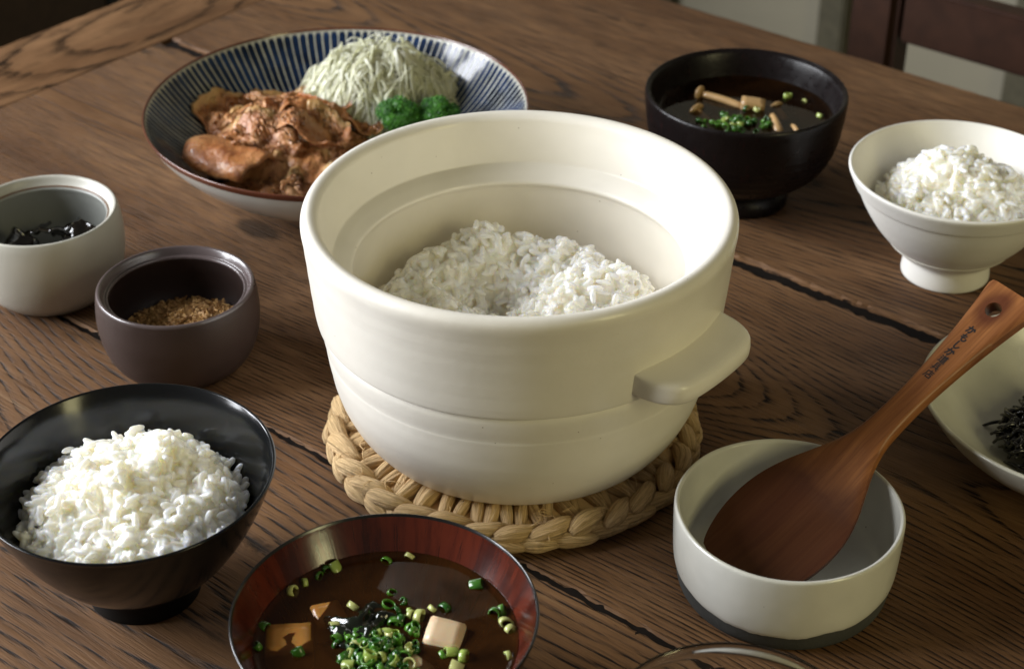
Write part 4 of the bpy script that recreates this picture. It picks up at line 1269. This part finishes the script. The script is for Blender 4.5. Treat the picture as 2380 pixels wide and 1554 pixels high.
# spatula: local y runs from the blade tip up the handle, x is its width, z its face normal
SL = 0.1875
HOLE_Y = 0.1745
T0 = Vector((0.1000, 0.5920, 0.0105)); C0 = Vector((0.1560, 0.6290, 0.0490))
ay = (C0 - T0).normalized()
wx = Vector((0.93, -0.26, 0.30)); wx = (wx - ay * wx.dot(ay)).normalized(); nz = wx.cross(ay)
MAT['spatula'] = spatula_mat()
outl = [(0.0, 0.0150), (0.002, 0.0205), (0.010, 0.0250), (0.022, 0.0284), (0.034, 0.0292), (0.046, 0.0276), (0.058, 0.0232), (0.070, 0.0168), (0.080, 0.0118), (0.090, 0.0086), (0.100, 0.0073), (0.118, 0.0069), (0.138, 0.0080), (0.158, 0.0101), (0.174, 0.0124), (0.1860, 0.0144), (SL, 0.0132)]
oc = catmull(outl, 5)


def half_w(y):
    for (a, b) in zip(oc, oc[1:]):
        if a[0] <= y <= b[0] + 1e-9: return a[1] + (b[1] - a[1]) * (y - a[0]) / max(b[0] - a[0], 1e-9)
    return 0.012


def spat_z(x, y, hw):
    """height of the front face: thin blade slightly dished, thicker handle with eased edges"""
    t = 0.0016 + 0.0020 * min(1, max(0, (y - 0.05) / 0.05))
    e = abs(x) / hw
    dish = -0.0022 * max(0, 1 - ((y - 0.035) / 0.05) ** 2) * (1 - e * e)
    bend = 0.0035 * max(0, (0.06 - y) / 0.06) ** 2
    return t * (1 - max(0, e - 0.75) ** 2 * 6), dish + bend


bm = bmesh.new(); rows = []
ny, nx = 100, 20
for i in range(ny + 1):
    y = SL * i / ny; hw = half_w(y); up_, dn_ = [], []
    for j in range(nx + 1):
        x = -hw + 2 * hw * j / nx; t, b = spat_z(x, y, hw)
        up_.append(bm.verts.new((x, y, b + t))); dn_.append(bm.verts.new((x, y, b - t)))
    rows.append((up_, dn_))
for i in range(ny):
    (u0, d0), (u1, d1) = rows[i], rows[i + 1]
    for j in range(nx):
        bm.faces.new((u0[j], u0[j + 1], u1[j + 1], u1[j])); bm.faces.new((d0[j], d1[j], d1[j + 1], d0[j + 1]))
    bm.faces.new((u0[0], u1[0], d1[0], d0[0])); bm.faces.new((u0[nx], d0[nx], d1[nx], u1[nx]))
for r in (rows[0], rows[-1]):
    for j in range(nx):
        f = (r[0][j], r[1][j], r[1][j + 1], r[0][j + 1]); bm.faces.new(f if r is rows[0] else tuple(reversed(f)))
bmesh.ops.recalc_face_normals(bm, faces=bm.faces[:])
# hanging hole: cut away the faces inside the circle and wall it with a ring
HR = 0.0040; HX = -0.0015
kill = [f for f in bm.faces if (Vector((f.calc_center_median().x - HX, f.calc_center_median().y - HOLE_Y)).length < HR + 0.0006 and abs(f.normal.z) > 0.5)]
bmesh.ops.delete(bm, geom=kill, context='FACES')
top_e = [e for e in bm.edges if e.is_boundary]
for e in top_e:
    for v in e.verts:
        d = Vector((v.co.x - HX, v.co.y - HOLE_Y)); d.normalize(); v.co.x = HX + d.x * HR; v.co.y = HOLE_Y + d.y * HR
ups = [e for e in top_e if all(v.co.z > 0 for v in e.verts)]; dns = [e for e in top_e if all(v.co.z < 0 for v in e.verts)]
try:
    bmesh.ops.bridge_loops(bm, edges=ups + dns)
except Exception as ex:
    print('bridge', ex)
me = bpy.data.meshes.new('spatula'); bm.to_mesh(me); bm.free(); me.polygons.foreach_set('use_smooth', [True] * len(me.polygons))
sp = empty('rice_spatula', T0)
sp.matrix_world = Matrix(((wx.x, ay.x, nz.x, T0.x), (wx.y, ay.y, nz.y, T0.y), (wx.z, ay.z, nz.z, T0.z), (0, 0, 0, 1)))
tag(sp, 'reddish wooden rice spatula with hole and burnt lettering leaning in the grey white bowl', 'spatula')
o = link('paddle', me, MAT['spatula'], sp)
o.modifiers.new('edges', 'EDGE_SPLIT').split_angle = math.radians(50)

# burnt characters, top to bottom along the handle: strokes on a unit square (x right, y up)
GLY = {
    'ka': [[(0.05, 0.66), (0.45, 0.72), (0.62, 0.66), (0.58, 0.30), (0.46, 0.08), (0.36, 0.16)], [(0.34, 0.98), (0.30, 0.60), (0.06, 0.10)], [(0.74, 0.80), (0.92, 0.52)]],
    'mo': [[(0.40, 0.98), (0.34, 0.50), (0.36, 0.16), (0.56, 0.04), (0.80, 0.14), (0.84, 0.36)], [(0.14, 0.70), (0.66, 0.74)], [(0.12, 0.44), (0.64, 0.48)]],
    'shi': [[(0.34, 0.98), (0.30, 0.40), (0.36, 0.10), (0.58, 0.06), (0.88, 0.34)]],
    'do': [[(0.10, 0.92), (0.24, 0.80)], [(0.04, 0.62), (0.24, 0.62), (0.16, 0.22)], [(0.04, 0.10), (0.16, 0.20), (0.50, 0.05), (0.98, 0.04)], [(0.46, 0.98), (0.52, 0.88)], [(0.80, 1.0), (0.72, 0.88)], [(0.32, 0.82), (0.98, 0.84)],
           [(0.64, 0.82), (0.58, 0.70)], [(0.44, 0.70), (0.44, 0.20), (0.86, 0.20), (0.86, 0.70), (0.44, 0.70)], [(0.44, 0.53), (0.86, 0.53)], [(0.44, 0.37), (0.86, 0.37)]],
    'gu': [[(0.28, 0.98), (0.28, 0.36)], [(0.28, 0.98), (0.72, 0.98), (0.72, 0.36)], [(0.28, 0.78), (0.72, 0.78)], [(0.28, 0.58), (0.72, 0.58)], [(0.04, 0.34), (0.96, 0.34)], [(0.36, 0.28), (0.10, 0.04)], [(0.64, 0.28), (0.92, 0.04)]],
    'ten': [[(0.54, 1.0), (0.54, 0.86)], [(0.14, 0.84), (0.96, 0.84)], [(0.16, 0.84), (0.14, 0.40), (0.02, 0.04)], [(0.56, 0.76), (0.56, 0.42)], [(0.56, 0.62), (0.90, 0.62)], [(0.32, 0.40), (0.32, 0.06), (0.86, 0.06), (0.86, 0.40), (0.32, 0.40)]],
}
seq = ['ka', 'mo', 'shi', 'ka', 'do', 'gu', 'ten']
CH = 0.0043
for k, gname in enumerate(seq):
    cyy = 0.1600 - k * 0.00485; cx = -0.0018 + 0.0001 * k
    V = []; F = []
    for st in GLY[gname]:
        wv = 0.00028 if gname in ('do', 'gu', 'ten') else 0.00040
        pts = [Vector((cx + (p[0] - 0.5) * CH, cyy + (p[1] - 0.5) * CH)) for p in st]
        if gname in ('ka', 'mo', 'shi') and len(pts) > 2: pts = [Vector((q[0], q[1])) for q in catmull([(p.x, p.y) for p in pts], 4)]
        for a, b in zip(pts, pts[1:]):
            d = (b - a).normalized(); n2 = Vector((-d.y, d.x)) * wv; a2 = a - d * wv * 0.6; b2 = b + d * wv * 0.6; base = len(V)
            for q in (a2 + n2, a2 - n2, b2 - n2, b2 + n2):
                hw = half_w(q.y); t, bb_ = spat_z(q.x, q.y, hw); V.append((q.x, q.y, bb_ + t + 0.00006 + 0.000002 * len(F)))
            F.append((base, base + 1, base + 2, base + 3))
    link('lettering', pymesh('lettering', V, F, False), MAT['burnt'], sp)

# ------------------------------------------------------------------ pale dish with hijiki
HX_, HY_ = 0.2820, 0.6870
hd = tag(empty('shallow_dish', (HX_, HY_, 0)), 'pale yellowish shallow dish with dark hijiki at the frame edge', 'dish')
dp = catmull([(0, 0.003), (0.034, 0.003), (0.035, 0.0), (0.038, 0.0), (0.041, 0.004), (0.0560, 0.0140), (0.0690, 0.0260), (0.0770, 0.0370), (0.0797, 0.0412), (0.0800, 0.0424), (0.0792, 0.0431), (0.0778, 0.0424), (0.0750, 0.0385), (0.0660, 0.0270), (0.0520, 0.0165), (0.036, 0.0105), (0.018, 0.0085), (0, 0.0080)], 5)
link('body', lathe('body', dp, 128, lambda j, a, r, z: (r * (1 + 0.004 * math.sin(2 * a + 1) + 0.002 * math.sin(5 * a)), z + 0.0008 * math.sin(2 * a))), MAT['dish'], hd)
V = []; F = []; V2 = []; F2 = []
for k in range(620):
    r = 0.034 * math.sqrt(rnd.random()); a = rnd.random() * 2 * PI
    x, y = r * math.cos(a), r * math.sin(a); z = 0.0140 + 0.024 * math.exp(-(r / 0.030) ** 2) * rnd.uniform(0.5, 1.05)
    d = rnd.random() * 2 * PI; L = rnd.uniform(0.009, 0.020); cv = rnd.gauss(0, 1.6)
    path = [(x + L * t * math.cos(d + cv * t), y + L * t * math.sin(d + cv * t), z + 0.004 * math.sin(3 * t + k) - 0.25 * L * t * t) for t in [(j / 7 - 0.5) for j in range(8)]]
    tube(path, [0.0014 * (0.35 + 0.65 * math.sin(PI * (0.1 + 0.8 * j / 7))) for j in range(8)], 6, 0.9, V=V, F=F)
o = link('hijiki_salad', pymesh('hijiki_salad', V, F), MAT['hijiki'], None, (HX_ - 0.002, HY_ - 0.004, 0)); tag(o, 'tangled heap of black hijiki seaweed in the pale dish', 'seaweed', None, 'stuff')
for (dx, dy, rz, ln, lab) in ((-0.036, 0.018, 0.2, 0.016, 'stray hijiki strand lying apart behind the heap'), (-0.035, -0.019, -0.9, 0.015, 'stray hijiki strand lying apart in front of the heap')):
    zb = 0.0128
    V, F = tube([(ln * t * math.cos(rz), ln * t * math.sin(rz), 0.0015 * math.sin(PI * (t + 0.5))) for t in [(j / 7 - 0.5) for j in range(8)]], [0.0010 * (0.35 + 0.65 * math.sin(PI * (0.1 + 0.8 * j / 7))) for j in range(8)], 6)
    tag(link('hijiki_strand', pymesh('hijiki_strand', V, F), MAT['hijiki'], None, (HX_ + dx, HY_ + dy, zb)), lab, 'seaweed')
for k, (dx, dy, dz, lab) in enumerate(((-0.013, -0.008, 0.026, 'small orange carrot sliver on the near flank of the hijiki'), (-0.004, 0.004, 0.036, 'small orange carrot sliver near the top of the hijiki'))):
    tag(link('carrot_sliver', box('carrot_sliver', -0.006, 0.006, -0.0012, 0.0012, -0.001, 0.001, 0.0003), MAT['carrot'], None, (HX_ + dx, HY_ + dy, dz), (0.3, 0.4, 0.6 + k)), lab, 'carrot')

# ------------------------------------------------------------------ glass at the front edge
gl_ = tag(empty('drinking_glass', (0.078, 0.4245, 0)), 'clear glass tumbler, only its rim showing in front', 'glass')
gprof = catmull([(0, 0.0002), (0.030, 0.0002), (0.034, 0.003), (0.0400, 0.030), (0.0450, 0.060), (0.0468, 0.0815)], 5)
gin = catmull([(0.0452, 0.0815), (0.0434, 0.060), (0.0384, 0.030), (0.031, 0.008), (0.02, 0.006), (0, 0.006)], 5)
rimg = catmull([(0.0468, 0.0815), (0.0471, 0.0830), (0.0468, 0.0845), (0.0460, 0.0850), (0.0453, 0.0844), (0.0450, 0.0830), (0.0452, 0.0815)], 4)
link('body', lathe('body', gprof + rimg[1:] + gin[1:], 128), MAT['glass'], gl_)
